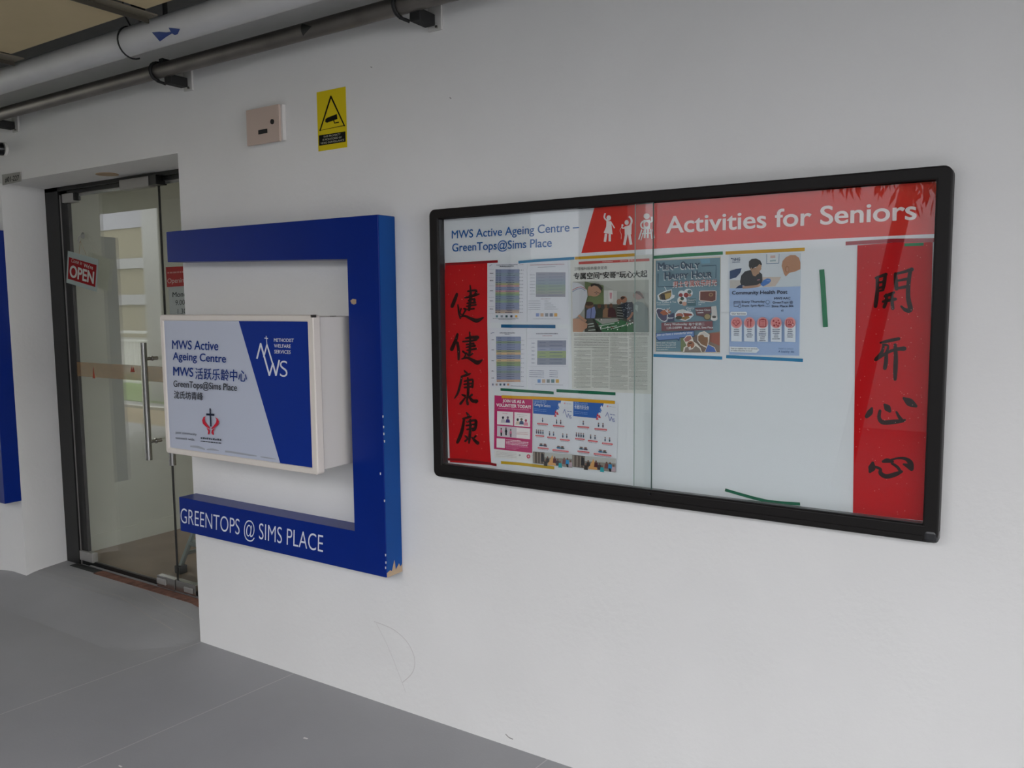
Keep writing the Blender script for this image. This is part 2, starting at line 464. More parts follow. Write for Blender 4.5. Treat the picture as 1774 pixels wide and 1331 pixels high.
for (px, py, s) in ((1600, 345, 1.0), (1560, 325, .7), (1618, 320, 1.0), (1590, 300, 1.0), (1472, 318, .35), (1440, 318, .3), (1530, 322, .4), (1500, 300, .6), (1450, 300, .6), (1600, 290, 1.2)):
    c = virt(px, py, 6.9)
    mt.tube([top, tuple((top[i] + c[i]) / 2 + (0.05 if i == 2 else 0) for i in range(3)), c], [0.012, 0.008, 0.004], 6)
    for k in range(int(16 * s) + 3):
        p = (c[0] + random.uniform(-.1, .1) * s, c[1] + random.uniform(-.12, .12), c[2] + random.uniform(-.05, .12) * s)
        leaf(mb, p, (random.uniform(-.7, .7), random.uniform(-.3, .3), -1), random.uniform(.08, .14), random.uniform(.012, .02))
for k in range(120):
    p = (top[0] + random.gauss(0, .5), top[1] + random.gauss(0, .4), top[2] + 0.45 + random.gauss(0, .2))
    leaf(mb, p, (random.uniform(-.8, .8), random.uniform(-.8, .8), -1), random.uniform(.09, .16), .02)
tag(mb.build('foliage', mat('dark_leaves', '#2f3a1c', 0.7), tr), kind=None)
mt.build('branch', M_BARK, tr)

# ================================================================ NOTICE BOARD
BX0, BX1, BZ0, BZ1 = -1.838, -0.236, 0.941, 1.869
YF = -0.045
nb = thing('notice_board', 'wide black framed glass notice board mounted on the white wall', 'notice board', (-1.04, 0, 0.94))
def ring(x0, x1, z0, z1, r, wl, wr_, wb, wt, y0, y1, name, m, bev, par=None):
    out = []; inn = []
    for cx, cz, a0, ix, iz in ((x1 - r, z1 - r, 0, x1 - wr_, z1 - wt), (x0 + r, z1 - r, 90, x0 + wl, z1 - wt), (x0 + r, z0 + r, 180, x0 + wl, z0 + wb), (x1 - r, z0 + r, 270, x1 - wr_, z0 + wb)):
        for k in range(7):
            t = math.radians(a0 + 15 * k); out.append((cx + r * math.cos(t), cz + r * math.sin(t))); inn.append((ix, iz))
    n = len(out); mb = MB()
    vs = [(x, y0, z) for x, z in out] + [(x, y1, z) for x, z in out]
    iv = [(x1 - wr_, z1 - wt), (x0 + wl, z1 - wt), (x0 + wl, z0 + wb), (x1 - wr_, z0 + wb)]
    vs += [(x, y0, z) for x, z in iv] + [(x, y1, z) for x, z in iv]
    fs = []
    for i in range(n):
        j = (i + 1) % n; ci, cj = i // 7, j // 7
        fs.append((i, j, n + j, n + i))
        if ci == cj: fs += [(i, 2 * n + ci, j), (n + i, n + j, 2 * n + 4 + ci)]
        else: fs += [(i, 2 * n + ci, 2 * n + cj, j), (n + i, n + j, 2 * n + 4 + cj, 2 * n + 4 + ci)]
    for c in range(4):
        d = (c + 1) % 4; fs.append((2 * n + c, 2 * n + 4 + c, 2 * n + 4 + d, 2 * n + d))
    mb.add(vs, fs)
    return mb.build(name, m, par or nb, bevel=bev)
ring(BX0, BX1, BZ0, BZ1, .022, .038, .036, .045, .033, YF, -.0005, 'frame', M_BOARDBLK, .005)
ring(BX0 + .028, BX1 - .028, BZ0 + .03, BZ1 - .022, .004, .0105, .0085, .015, .011, YF + .006, -.001, 'inner_frame', M_BOARDBLK, .002)
MB().box(BX1 - .036, BX1 + .0008, YF - .0012, -.0004, BZ0 - .0008, BZ0 + .034).build('corner_cap', mat('corner_plastic', '#2a2a2c', 0.25), nb, bevel=.010)
# groove lines of the sliding track
MB().box(BX0 + .035, BX1 - .035, YF - .003, YF + .004, BZ0 + .006, BZ0 + .017).build('sliding_track', M_BOARDBLK, nb, bevel=0.001)
MB().box(BX0 + .035, BX1 - .035, -0.040, -0.020, BZ0 + .044, BZ0 + .0475).build('sliding_track', mat('track_grey', '#2c2c2e', 0.3), nb)
MB().box(BX0 + .0375, BX0 + .0405, -0.040, -0.012, BZ0 + .045, BZ1 - .033).build('track_lip', MATS['track_grey'], nb)
bp = MB().box(BX0 + .03, BX1 - .03, -0.012, -0.001, BZ0 + .03, BZ1 - .03)
bp.build('back_panel', mat('white_backing', '#e4e7ea', 0.45), nb)
ZG0, ZG1 = BZ0 + .044, BZ1 - .032
MB().box(BX0 + .038, -1.010, -0.0375, -0.0335, ZG0, ZG1).build('glass_pane', GLASS, nb)
MB().box(-1.072, BX1 - .036, -0.0285, -0.0245, ZG0, ZG1).build('glass_pane', GLASS, nb)
M_GEDGE = mat('glass_edge_green', '#2f4a44', 0.3)
MB().box(-1.0115, -1.0095, -0.0378, -0.0332, ZG0, ZG1).build('glass_edge', M_GEDGE, nb)
MB().box(-1.0728, -1.0716, -0.0287, -0.0243, ZG0, ZG1).build('glass_edge', mat('glass_edge_pale', '#8fa39b', 0.3), nb)
MB().tube([(*[at(1125, 856, YF)[0]], YF - 0.004, at(1125, 856, YF)[1] + .0), (at(1125, 856, YF)[0], YF + 0.004, at(1125, 856, YF)[1])], 0.005, 14).build('lock', mat('lock_dark', '#2f2f31', 0.3, metal=.8), nb)

YP = -0.0135      # plane of the papers
def paper(name, label, cat, pts, group=None, th=0.0008, y=YP, col='#e9eaec'):
    """thin sheet from photo points; returns the sheet"""
    P = [at(*p, y) for p in pts]
    o = MB().prism_y(P, y, y + th, col).build(name, INK)
    return tag(o, label, cat, group)
def pr(ox, oy, k, y=None):
    return Print(crop(ox, oy, k, YP), (YP if y is None else y) - 0.0003)

# ---- header banner
hd = paper('header_banner', 'printed header strip reading Activities for Seniors along the top of the notice board', 'banner',
           [(762, 366), (1632, 292), (1624, 405), (1380, 417), (1007, 438), (766, 450)], y=-0.0128, col='#e6e8ec')
p = pr(0, 0, 1, -0.0129)
p.poly([(1034, 345), (1632, 292), (1625, 405), (1380, 416.5), (1007, 438.5)], '#d8362c')
p.build('red_panel', hd)
p = pr(0, 0, 1, -0.0136)
p.text('MWS Active Ageing Centre –', 783, 413.5, 1003, 400, 13.5, '#1d5fa6', 0.012)
p.text('GreenTops@Sims Place', 784, 436, 956, 427.5, 13.5, '#1d5fa6', 0.012)
p.text('Activities for Seniors', 1155, 404, 1587, 380, 28, '#f1e4e2', 0.02)
p.build('lettering', hd)
# three pictogram people (crop 980,340 x6.05 and the overlap crop)
p = Print(crop(980, 340, 6.05, YP), -0.0136)
W_ = '#f0e6e4'
p.disc(452, 228, 24, 28, W_); p.line([(445, 262), (415, 240, .9), (405, 215), (415, 178, .9)], 17, W_, True)
p.poly([(428, 262), (478, 262), (480, 300), (492, 400), (398, 385), (425, 320)], W_)
p.line([(472, 270), (492, 300), (512, 335)], 12, W_, True)
p.line([(424, 392), (412, 478)], 26, W_); p.line([(462, 396), (462, 474)], 24, W_)
p.disc(640, 276, 22, 26, W_); p.line([(665, 325), (690, 280), (688, 240), (664, 212)], 20, W_, True)
p.poly([(618, 318), (692, 300), (690, 400), (620, 405)], W_)
p.line([(625, 330), (600, 336), (590, 315)], 14, W_, True); p.disc(596, 305, 11, 11, W_)
p.line([(588, 325), (570, 360), (584, 400), (582, 450)], 3.5, W_, True)
p.line([(638, 395), (615, 512)], 28, W_); p.line([(668, 395), (686, 508)], 28, W_)
p.disc(850, 210, 32, 30, W_)
p.line([(812, 262), (790, 295), (800, 330), (835, 340)], 16, W_, True)
p.poly([(815, 248), (888, 248), (886, 345), (820, 348)], W_)
p.line([(880, 270), (905, 262), (903, 215)], 18, W_, True)
p.disc(850, 295, 20, 25, '#d8362c')
p.line([(838, 340), (828, 440)], 20, W_); p.line([(866, 340), (862, 440)], 20, W_)
p.line([(800, 350), (768, 455)], 14, W_); p.line([(826, 350), (790, 462)], 9, W_); p.line([(800, 395), (905, 385)], 10, W_)
p.line([(893, 345), (905, 450)], 12, W_); p.line([(912, 350), (932, 440)], 9, W_)
p.build('pictogram', hd)

# ---- red calligraphy scrolls
RED = '#c40c16'; INKB = '#2a0e0c'
def scroll(label, outline, flecks):
    o = paper('calligraphy_scroll', label, 'scroll', outline, 'red calligraphy scrolls at both ends of the notice board', col=RED)
    p = Print(lambda a, b: at(a, b, YP), YP - 0.0002)
    xs = [q[0] for q in outline]; ys = [q[1] for q in outline]
    for k in range(flecks):
        x, y = random.uniform(min(xs) + 6, max(xs) - 10), random.uniform(min(ys) + 8, max(ys) - 10)
        p.disc(x, y, random.uniform(.3, .75), random.uniform(.3, .75), '#e8a79c', 5)
    tag(p.build('gold_fleck', o), kind='stuff')
    return o
s1 = scroll('long red scroll with four black brush characters at the left end of the notice board',
            [(771, 457), (844, 453.5), (844, 560), (845.5, 650), (846, 700), (848, 765), (851, 806), (779.5, 801), (775, 690), (771, 600), (769, 540)][::-1], 60)
s2 = scroll('wide red scroll with four black brush characters at the right end of the notice board',
            [(1485.5, 425), (1616, 415), (1611.5, 600), (1608, 750), (1605.5, 903), (1477.6, 890), (1481.5, 600)][::-1], 120)
def chars(parent, fn, strokes, base):
    for ch in strokes:
        p = Print(fn, YP - 0.0006)
        for st in ch: p.brush(st, base, INKB)
        p.build('brush_character', parent)
# left scroll: crop(760,470) x4.03
JIAN1 = [[(128, 160, .9), (115, 195, 1.2), (95, 245, 1.2)],
         [(135, 235, .5), (142, 290, .7), (152, 330, .5)], [(158, 262, .5), (152, 290, .4), (168, 312, .4)],
         [(205, 140, .6), (262, 135, .8), (252, 165, .8), (215, 172, .5)], [(185, 185, .6), (240, 175, .7), (282, 160, .6)],
         [(208, 205, .5), (250, 195, .8), (248, 222, .6)], [(200, 225, .5), (258, 218, .7)], [(198, 245, .5), (262, 235, .6)],
         [(222, 98, .4), (226, 150, .8), (222, 210, 1), (215, 270, .9)], [(200, 268, .5), (250, 262, .6)],
         [(178, 262, .5), (192, 268, .6), (168, 310, .5)],
         [(150, 322, .4), (185, 312, .7), (225, 330, 1.0), (270, 345, 1.4), (314, 324, .5)]]
JIAN2 = [[(132, 440, .8), (120, 480, 1.1), (92, 545, 1.3)], [(132, 500, .9), (140, 560, 1.0), (140, 615, .8)],
         [(190, 468, .6), (235, 462, 1), (272, 462, 1.3)], [(170, 492, .6), (220, 488, .7), (265, 478, .8)],
         [(195, 512, .5), (245, 505, .8)], [(195, 532, .5), (255, 520, .8)], [(200, 552, .5), (262, 542, .8)],
         [(218, 425, .5), (222, 480, .7), (220, 540, .9), (216, 590, .8)], [(195, 570, .5), (215, 590, .6), (240, 575, .5)],
         [(172, 560, .7), (190, 580, .5), (180, 605, .6)],
         [(165, 612, .5), (205, 605, .8), (245, 625, 1.2), (275, 638, 1.5), (305, 620, .5)]]
KANG1 = [[(180, 695, .5), (195, 712, .9)], [(160, 735, .6), (200, 724, .9), (222, 715, .5)],
         [(162, 738, .7), (152, 790, .8), (135, 850, .8), (112, 888, .4)],
         [(182, 768, .6), (225, 758, .8), (240, 762, .6), (236, 808, .9)], [(180, 790, .6), (240, 782, .6)], [(182, 812, .6), (236, 805, .7)],
         [(205, 745, .6), (208, 800, .9), (206, 860, .9), (200, 900, .7)],
         [(165, 862, .5), (185, 870, .9)], [(190, 880, .5), (155, 925, .9)], [(235, 862, .8), (215, 880, .5)], [(212, 872, .5), (240, 905, 1.2), (272, 905, .9), (262, 920, .4)], [(200, 905, .8), (206, 928, .9)]]
KANG2 = [[(195, 988, .5), (208, 1006, .9)], [(170, 1030, .6), (210, 1020, .8), (228, 1015, .5)],
         [(178, 1038, .8), (165, 1110, 1.1), (148, 1160, 1.2), (132, 1195, 1.0)],
         [(200, 1052, .6), (245, 1042, .8), (262, 1050, 1.0), (256, 1100, .9), (240, 1112, .7)], [(195, 1078, .6), (258, 1068, .7)], [(200, 1105, .6), (255, 1096, .7)],
         [(222, 1035, .6), (222, 1100, .9), (218, 1160, .9), (214, 1200, .6)],
         [(188, 1150, .6), (200, 1162, .8)], [(206, 1170, .5), (188, 1186, .8)], [(262, 1150, .7), (245, 1168, .5)], [(235, 1160, .5), (258, 1185, 1.0), (275, 1200, 1.2)]]
chars(s1, crop(760, 470, 4.03, YP), (JIAN1, JIAN2, KANG1, KANG2), 21)
# right scroll: crop(1460,440) x3.169
KAI1 = [[(180, 132, .5), (210, 122, .7), (238, 112, .8)], [(190, 130, .8), (190, 200, .9), (185, 250, 1.0), (180, 288, .9)], [(234, 118, .8), (228, 160, .9), (222, 198, .6)],
        [(195, 158, .5), (228, 152, .6)], [(195, 188, .5), (222, 182, .7)], [(190, 205, .5), (222, 200, .5)],
        [(300, 108, .6), (340, 98, .7), (380, 85, 1.0)], [(290, 110, .8), (292, 150, 1.0), (296, 192, .9)],
        [(372, 92, .9), (362, 160, 1.0), (360, 240, 1.1), (372, 305, 1.2), (345, 308, .9), (322, 288, .5)],
        [(298, 148, .5), (352, 138, .7)], [(296, 190, .6), (350, 180, .8)],
        [(232, 232, .6), (262, 222, .8), (282, 212, .6)], [(222, 262, .6), (290, 248, .8)], [(240, 225, .7), (240, 260, .8), (228, 292, .8)], [(272, 215, .7), (272, 260, .8), (276, 300, .8)]]
KAI2 = [[(208, 488, .5), (250, 478, .8), (308, 466, .8)], [(182, 580, .9), (240, 545, .7), (290, 525, .8), (338, 520, 1.1)],
        [(225, 500, .6), (215, 540, .8), (186, 575, .9)], [(240, 545, .8), (238, 590, 1.0), (232, 628, .9)],
        [(222, 500, .6), (250, 505, .5), (240, 545, .8)],
        [(288, 500, .8), (292, 560, 1.0), (290, 630, 1.1), (288, 688, .8)]]
XIN1 = [[(160, 848, .6), (150, 870, 1.4), (132, 892, 1.0)], [(205, 862, .7), (200, 900, .9), (222, 925, 1.1), (280, 922, 1.1), (325, 918, .8), (342, 912, .5)],
        [(295, 868, .5), (310, 895, .8), (325, 915, .9)], [(230, 828, .6), (245, 845, 1.6), (258, 862, .9)], [(335, 792, .6), (368, 815, 1.9), (402, 835, .8)]]
XIN2 = [[(165, 1148, .8), (160, 1175, 1.8), (150, 1195, .8)], [(172, 1168, .6), (205, 1180, .7), (208, 1205, 1.0), (240, 1222, 1.1), (290, 1210, 1.1), (325, 1195, .6)],
        [(222, 1140, .7), (245, 1135, 1.1), (275, 1140, .6)], [(270, 1150, .6), (300, 1170, .7), (318, 1196, .7)],
        [(255, 1135, .5), (300, 1122, .5), (345, 1125, .8), (372, 1148, 1.3), (378, 1180, 1.1)], [(335, 1155, .5), (360, 1165, 1.1), (378, 1180, 1.1)]]
chars(s2, crop(1460, 440, 3.169, YP), (KAI1, KAI2, XIN1, XIN2), 23)

# ---- coloured tape strips
def tape(label, pts, wd, col, y=YP - 0.0012):
    p = MB(); W = [at(*q, y) for q in pts]; L = []
    wm = wd
    for i, (x, z) in enumerate(W):
        a = W[max(i - 1, 0)]; b = W[min(i + 1, len(W) - 1)]; dx, dz = b[0] - a[0], b[1] - a[1]; l = math.hypot(dx, dz)
        L.append(((x - dz / l * wm / 2, z + dx / l * wm / 2), (x + dz / l * wm / 2, z - dx / l * wm / 2)))
    n = len(L)
    vs = [(q[0], y, q[1]) for pair in L for q in pair] + [(q[0], y + .0008, q[1]) for pair in L for q in pair]
    m = 2 * n; fs = []
    for i in range(n - 1):
        a, b, c, d = 2 * i, 2 * i + 1, 2 * i + 3, 2 * i + 2
        fs += [(a, b, c, d), (m + a, m + d, m + c, m + b), (a, d, m + d, m + a), (b, m + b, m + c, c)]
    fs += [(0, m, m + 1, 1), (m - 2, m - 1, 2 * m - 1, 2 * m - 2)]
    p.add(vs, fs, col)
    return tag(p.build('tape_strip', INK), label, 'tape', 'strips of coloured tape in the notice board')
DR, BLU, YEL, GRN, CYN = '#8e0d18', '#2f7fae', '#cf9c1a', '#1f7a4d', '#1f7fae'
tape('dark red tape strip across the top of the left scroll', [(771, 458), (800, 456.5), (862, 453)], .0085, DR)
tape('dark red tape strip across the bottom of the left scroll', [(776, 796), (800, 797), (845, 803), (860, 806)], .009, DR)
tape('long dark red tape strip across the top of the right scroll', [(1465, 422), (1545, 417), (1619, 416)], .0095, '#9c2430')
tape('short green tape strip under the dark red tape on the right scroll', [(1567, 424.5), (1600, 423)], .0075, GRN)
tape('blue tape strip above the right one of the two upper timetables', [(898, 454.5), (925, 452), (995, 447.5)], .0085, BLU)
tape('yellow tape strip along the top of the newspaper page', [(996, 447.5), (1040, 445), (1101, 441.5)], .0088, YEL)
tape('green tape strip above the poster about the men only happy hour', [(1132, 446), (1190, 442), (1252, 438.5)], .0088, GRN)
tape('yellow tape strip above the blue community health poster', [(1257, 438.5), (1394, 432)], .0088, YEL)
tape('bright blue tape strip below the happy hour poster', [(1132, 616), (1251, 620.5)], .0088, CYN)
tape('bright blue tape strip below the blue community health poster', [(1258, 618), (1391, 624.5)], .0088, CYN)
tape('upright green tape strip on bare white board between health poster and right scroll', [(1423.5, 467), (1426, 500), (1430, 567)], .0125, '#1f7a52')
tape('curled green tape strip lying along the bottom edge of the notice board', [(1256, 849), (1280, 856), (1305, 863), (1330, 869), (1360, 872), (1386, 873.5)], .0085, '#176a4c')
tape('dark blue tape strip between the upper and lower timetables', [(868, 565), (962, 566)], .0105, '#17608f')
tape('green tape strip below the lower left timetable', [(867, 675), (959, 681)], .009, '#15684a')
tape('green tape strip below the newspaper page', [(964, 677), (1066, 682.5)], .0095, '#15684a')
tape('long yellow tape strip across the tops of the three small posters', [(869, 687.5), (960, 691), (1065, 697.5)], .0098, '#d9a11c', YP - 0.0035)
tape('yellow tape strip below the pink volunteer poster', [(868, 801.5), (900, 804), (960, 811)], .0095, '#c9a421')
tape('blue tape scrap at the bottom edge beside the right scroll', [(1425, 885), (1455, 887.5)], .006, '#3f86b8')

# ---- four timetables
def timetable(label, outline, k0, tx0, tx1, ty0, ty1, rows, kind, off):
    o = paper('timetable_sheet', label, 'timetable', outline, 'printed timetables on the left of the notice board', col='#e2e3ea')
    ox, oy, kk = k0
    p = Print(crop(ox, oy, kk, YP), YP - 0.0003)
    return o, p
LB, GR, OR, PK = '#8d97b4', '#8fa98a', '#cdb089', '#c79a9c'
# upper left (crop 845,445 x11.09)
o, p = timetable('timetable with a tall many-coloured column, upper left, beside the left scroll', [(847, 457), (913, 454), (913, 559), (849, 559)][::-1], (845, 445, 11.09), 0, 0, 0, 0, 0, 0, 0)
cols = [LB, LB, '#8b9ba9', '#8b9ba9', LB, LB, LB, '#93a0a0', '#b0ad80', PK, LB, LB, PK, '#a9b183', '#8aa98c', '#8b9bb0', '#8b9bb0', '#8fa0a0', '#93ab93', LB, LB, LB, LB, '#b3a39c', '#c9b09c']
n = len(cols); y0, y1 = 240, 1085
for i, c in enumerate(cols):
    a_, b_ = y0 + (y1 - y0) * i / n, y0 + (y1 - y0) * (i + 1) / n
    p.rect(150, a_, 610, b_, c)
p2 = p
for i in range(n):
    yy = y0 + (y1 - y0) * (i + .7) / n
    p.fuzz(168, yy, 208, yy, 11, '#3d4668', 12, 20, 4); p.fuzz(228, yy, 262, yy, 11, '#3d4668', 12, 20, 4)
    p.fuzz(370 + random.uniform(-15, 30), yy, 500 + random.uniform(-10, 40), yy, 9, '#4b5272', 12, 30, 3)
    if i % 2 == 0: p.fuzz(620, yy, 690, yy, 14, '#707585', 8, 20, 16)
for yy in (240, 395, 560, 780, 960, 1090): p.line([(40, yy), (150, yy)], 3, '#a0a3ad')
for yy in (325, 465, 660, 855, 1010): p.fuzz(65, yy, 130, yy, 15, '#555a68', 20, 30, 3)
p.fuzz(190, 165, 600, 155, 12, '#555a68', 15, 40, 4); p.fuzz(255, 195, 530, 188, 16, '#33384a', 15, 40, 4)
p.line([(60, 180), (85, 160), (110, 150)], 8, '#6d7896'); p.fuzz(640, 160, 710, 155, 12, '#b58a94', 12, 20, 5)
for i, c in enumerate(('#6d8f98', '#8d939a', '#3f5f60', '#3c4254', '#d9a545')):
    x = 180 + i * 93; p.rect(x, 1122, x + 42, 1165, c)
p.fuzz(125, 1188, 620, 1188, 8, '#555a68', 15, 30, 4); p.fuzz(235, 1208, 560, 1208, 8, '#555a68', 15, 30, 4)
p.build('printed_table', o)
# upper right
o, p = timetable('timetable with one wide grey and green block, upper right, beside the newspaper page', [(914, 454), (984, 450), (985, 562), (914, 560)][::-1], (845, 445, 11.09), 0, 0, 0, 0, 0, 0, 0)
for i, c in enumerate(['#a2a3b0', '#a0a3b3', '#9ba4b3', '#98a5b1', '#9aa99f', '#9caa9d', '#a3a8a1', '#a09fa9']):
    p.rect(930, 300 + 59 * i, 1495, 300 + 59 * (i + 1), c)
    p.fuzz(965, 345 + 59 * i, 1100, 345 + 59 * i, 8, '#7e8596', 15, 30, 4); p.fuzz(1180, 335 + 59 * i, 1440, 330 + 59 * i, 8, '#7e8596', 15, 30, 4)
for i in range(7): p.fuzz(815, 350 + 62 * i, 915, 350 + 62 * i, 9, '#8b8f9c', 15, 30, 6)
p.fuzz(820, 165, 1480, 145, 12, '#b0707c', 20, 40, 4); p.fuzz(970, 208, 1310, 196, 9, '#8b8f9c', 15, 30, 4)
p.fuzz(1030, 815, 1210, 812, 10, '#b59aa4', 15, 30, 4)
for i in range(5):
    p.fuzz(790, 855 + 40 * i, 1020, 855 + 40 * i, 9, '#8b8f9c', 15, 30, 6); p.fuzz(1100, 855 + 38 * i, 1180 + 45 * i, 855 + 38 * i, 9, '#8b8f9c', 15, 30, 6)
for i, c in enumerate(('#8f9fd0', '#c9a98f', '#8f959e', '#82889a', '#d9a860')):
    x = 935 + i * 88; p.rect(x, 1085, x + 58, 1148, c)
p.fuzz(880, 1195, 1410, 1195, 8, '#8b8f9c', 15, 30, 4)
p.build('printed_table', o)
# lower pair (crop 840,440 x5.547)
o, p = timetable('timetable with a tall many-coloured column, lower left, just above the green tape', [(848, 568), (912, 569), (912, 674), (850, 671)][::-1], (840, 440, 5.547), 0, 0, 0, 0, 0, 0, 0)
cols = [LB, LB, '#8fa088', LB, LB, LB, '#9d9f80', '#d6b58d', LB, LB, '#d9ba92', '#94a07b', '#8fa57e', '#929ab0', LB, '#8b9b93', '#9095a8', '#9095a8', LB, '#d1a98f']
n = len(cols)
for i, c in enumerate(cols):
    a_, b_ = 795 + 435 * i / n, 795 + 435 * (i + 1) / n
    p.poly([(108 + 12 * i / n, a_), (345, a_), (348, b_), (108 + 12 * (i + 1) / n, b_)], c)
    yy = b_ - 5; p.fuzz(125, yy, 160, yy, 5, '#3d4668', 6, 12, 2); p.fuzz(215, yy, 290, yy, 5, '#4b5272', 6, 12, 2)
    if i % 2: p.fuzz(355, yy, 385, yy, 6, '#8c90a0', 5, 9, 8)
for yy in (828, 925, 1030, 1128, 1195): p.fuzz(72, yy, 95, yy, 7, '#444a5c', 10, 14, 2)
p.fuzz(150, 762, 295, 762, 7, '#444a5c', 6, 14, 2); p.fuzz(200, 775, 245, 775, 6, '#444a5c', 6, 14, 2); p.line([(65, 765), (80, 758), (98, 757)], 5, '#6d7896')
for i, c in enumerate(('#8d93a8', '#b09f98', '#4f6470', '#49546c', '#c58f70')): p.rect(75 + i * 37, 1245, 93 + i * 37, 1265, c)
p.fuzz(255, 1270, 385, 1274, 5, '#6d7286', 6, 14, 2)
p.build('printed_table', o)
o, p = timetable('timetable with a grey block and light green band, lower right, above the green tape', [(913, 568), (984, 570), (985, 678), (914, 675)][::-1], (840, 440, 5.547), 0, 0, 0, 0, 0, 0, 0)
for i, c in enumerate(['#9296a8', '#9296a8', '#a4a8c0', '#a2b086', '#a2b086', '#9298a6', '#9298a6']):
    p.rect(505, 832 + 33.5 * i, 782, 832 + 33.5 * (i + 1), c)
    p.fuzz(525, 855 + 33.5 * i, 585, 855 + 33.5 * i, 5, '#6d7490', 6, 14, 2); p.fuzz(625, 850 + 33.5 * i, 745, 850 + 33.5 * i, 6, '#666d8c', 6, 14, 2)
for i in range(6): p.fuzz(452, 860 + 38 * i, 482, 860 + 38 * i, 6, '#666d8c', 8, 14, 2)
p.fuzz(495, 770, 705, 770, 8, '#444a5c', 8, 18, 3); p.fuzz(555, 790, 650, 790, 6, '#b07a86', 6, 14, 2)
for i in range(4):
    p.fuzz(432, 1125 + 19 * i, 570, 1128 + 19 * i, 6, '#6d7490', 6, 14, 4); p.fuzz(625, 1125 + 19 * i, 705, 1128 + 19 * i, 6, '#6d7490', 6, 14, 4)
p.line([(425, 812), (795, 812)], 1.5, '#a5a8b4'); p.line([(425, 1080), (795, 1082)], 1.5, '#a5a8b4')
for i, c in enumerate(('#7fa0d0', '#c9b09a', '#8c9496', '#6f8c92', '#d9b063')): p.rect(510 + i * 44, 1205, 540 + i * 44, 1238, c)
p.fuzz(490, 1255, 755, 1262, 4, '#6d7286', 6, 14, 2)
p.build('printed_table', o)

# ---- newspaper page
o = paper('newspaper_page', 'yellowed newspaper page with a black Chinese headline and a group photo', 'newspaper', [(988, 447), (1130, 441), (1131, 683), (1060, 680), (991, 674)][::-1], col='#dcdcd6', y=YP - 0.001)
YN = YP - 0.0013
p = Print(crop(985, 440, 9.507, YP), YN)
p.poly([(170, 130), (1335, 75), (1335, 118), (170, 172)], '#c85a55')
p.fuzz(560, 138, 730, 132, 14, '#e3b3ae', 10, 25, 4); p.fuzz(850, 125, 960, 120, 16, '#e3b3ae', 10, 25, 4); p.text('新明日', 980, 128, 1110, 122, 32, '#eecac6', 0.01)
p.text('卫理福利服务量身定造', 95, 270, 640, 246, 38, '#5b5a56', 0.0)
p.text('专属空间“安哥”玩心大起', 90, 412, 1300, 372, 78, '#1a1a1a', 0.035)
p.build('headline', o)
# picture: men leaning over a table football game
p = Print(crop(985, 440, 9.507, YP), YN)
p.poly([(78, 458), (1325, 425), (1330, 1288), (88, 1282)], '#a9aaa2')
p.poly([(270, 455), (580, 520), (585, 830), (270, 830)], '#6f7d55')
p.poly([(420, 450), (1325, 425), (1325, 640), (800, 620)], '#b3b4ac')
p.poly([(585, 600), (800, 610), (800, 1000), (585, 900)], '#c4c4be')
p.poly([(660, 600), (735, 600), (735, 790), (665, 790)], '#d6d2ce'); p.poly([(680, 640), (720, 640), (712, 740), (688, 740)], '#c98f98')
p.poly([(270, 830), (810, 830), (1080, 1000), (1080, 1290), (270, 1285)], '#4e5048')
# table
p.poly([(430, 1070), (800, 1060), (1100, 1160), (1100, 1288), (540, 1286)], '#3f6e4a')
p.poly([(430, 1070), (820, 1060), (840, 1110), (560, 1160)], '#9a9a94')
for a_, b_ in (((540, 1235), (800, 1185)), ((500, 1190), (760, 1140)), ((700, 1240), (1080, 1130)), ((320, 1160), (450, 1140)), ((330, 1205), (470, 1180)), ((330, 1260), (500, 1245))):
    p.line([a_, b_], 13, '#b9c4ba')
for i in range(26): p.disc(random.uniform(470, 1080), random.uniform(1080, 1250), 9, 12, random.choice(('#e0e0da', '#23251f', '#7b2e28', '#dfe3dd')), 6)
p.poly([(400, 1060), (440, 1080), (560, 1285), (460, 1285)], '#33352f')
# seated and standing men in the middle distance
for cx, cy, r, cl, hd_ in ((515, 860, 30, '#3c4238', '#6a4c3c'), (625, 860, 26, '#8a6a50', '#7a5c48'), (710, 850, 28, '#4a2c30', '#6a4c3c')):
    p.poly([(cx - 55, cy + 190), (cx - 50, cy + 70), (cx - 15, cy + 30), (cx + 25, cy + 30), (cx + 70, cy + 75), (cx + 90, cy + 190)], cl); p.disc(cx, cy, r, r + 8, hd_, 12)
p.poly([(300, 1060), (310, 930), (370, 880), (440, 870), (460, 960), (440, 1060)], '#7c86b0'); p.line([(385, 890), (378, 1060)], 8, '#2b3450')
p.disc(350, 850, 72, 52, '#7c5c48', 14); p.disc(345, 820, 75, 34, '#4a3a30', 14)
p.poly([(810, 860), (860, 830), (910, 850), (920, 1090), (815, 1080)], '#2c2e2c')
for i in range(5): p.line([(812, 880 + 45 * i), (915, 890 + 45 * i)], 13, '#8a8c88')
p.disc(840, 790, 38, 48, '#8f6a56', 14)
p.poly([(870, 830), (960, 800), (1060, 790), (1080, 850), (1080, 1080), (930, 1060)], '#2a303c')
for i in range(22): p.disc(random.uniform(900, 1070), random.uniform(830, 1040), 9, 7, '#8d97a0', 6)
p.disc(920, 750, 58, 58, '#a5775f', 14); p.poly([(870, 720), (900, 700), (950, 712), (930, 735), (890, 760)], '#4a3a34')
p.line([(1070, 960), (1040, 1030), (985, 1080)], 34, '#9a6c56', True)
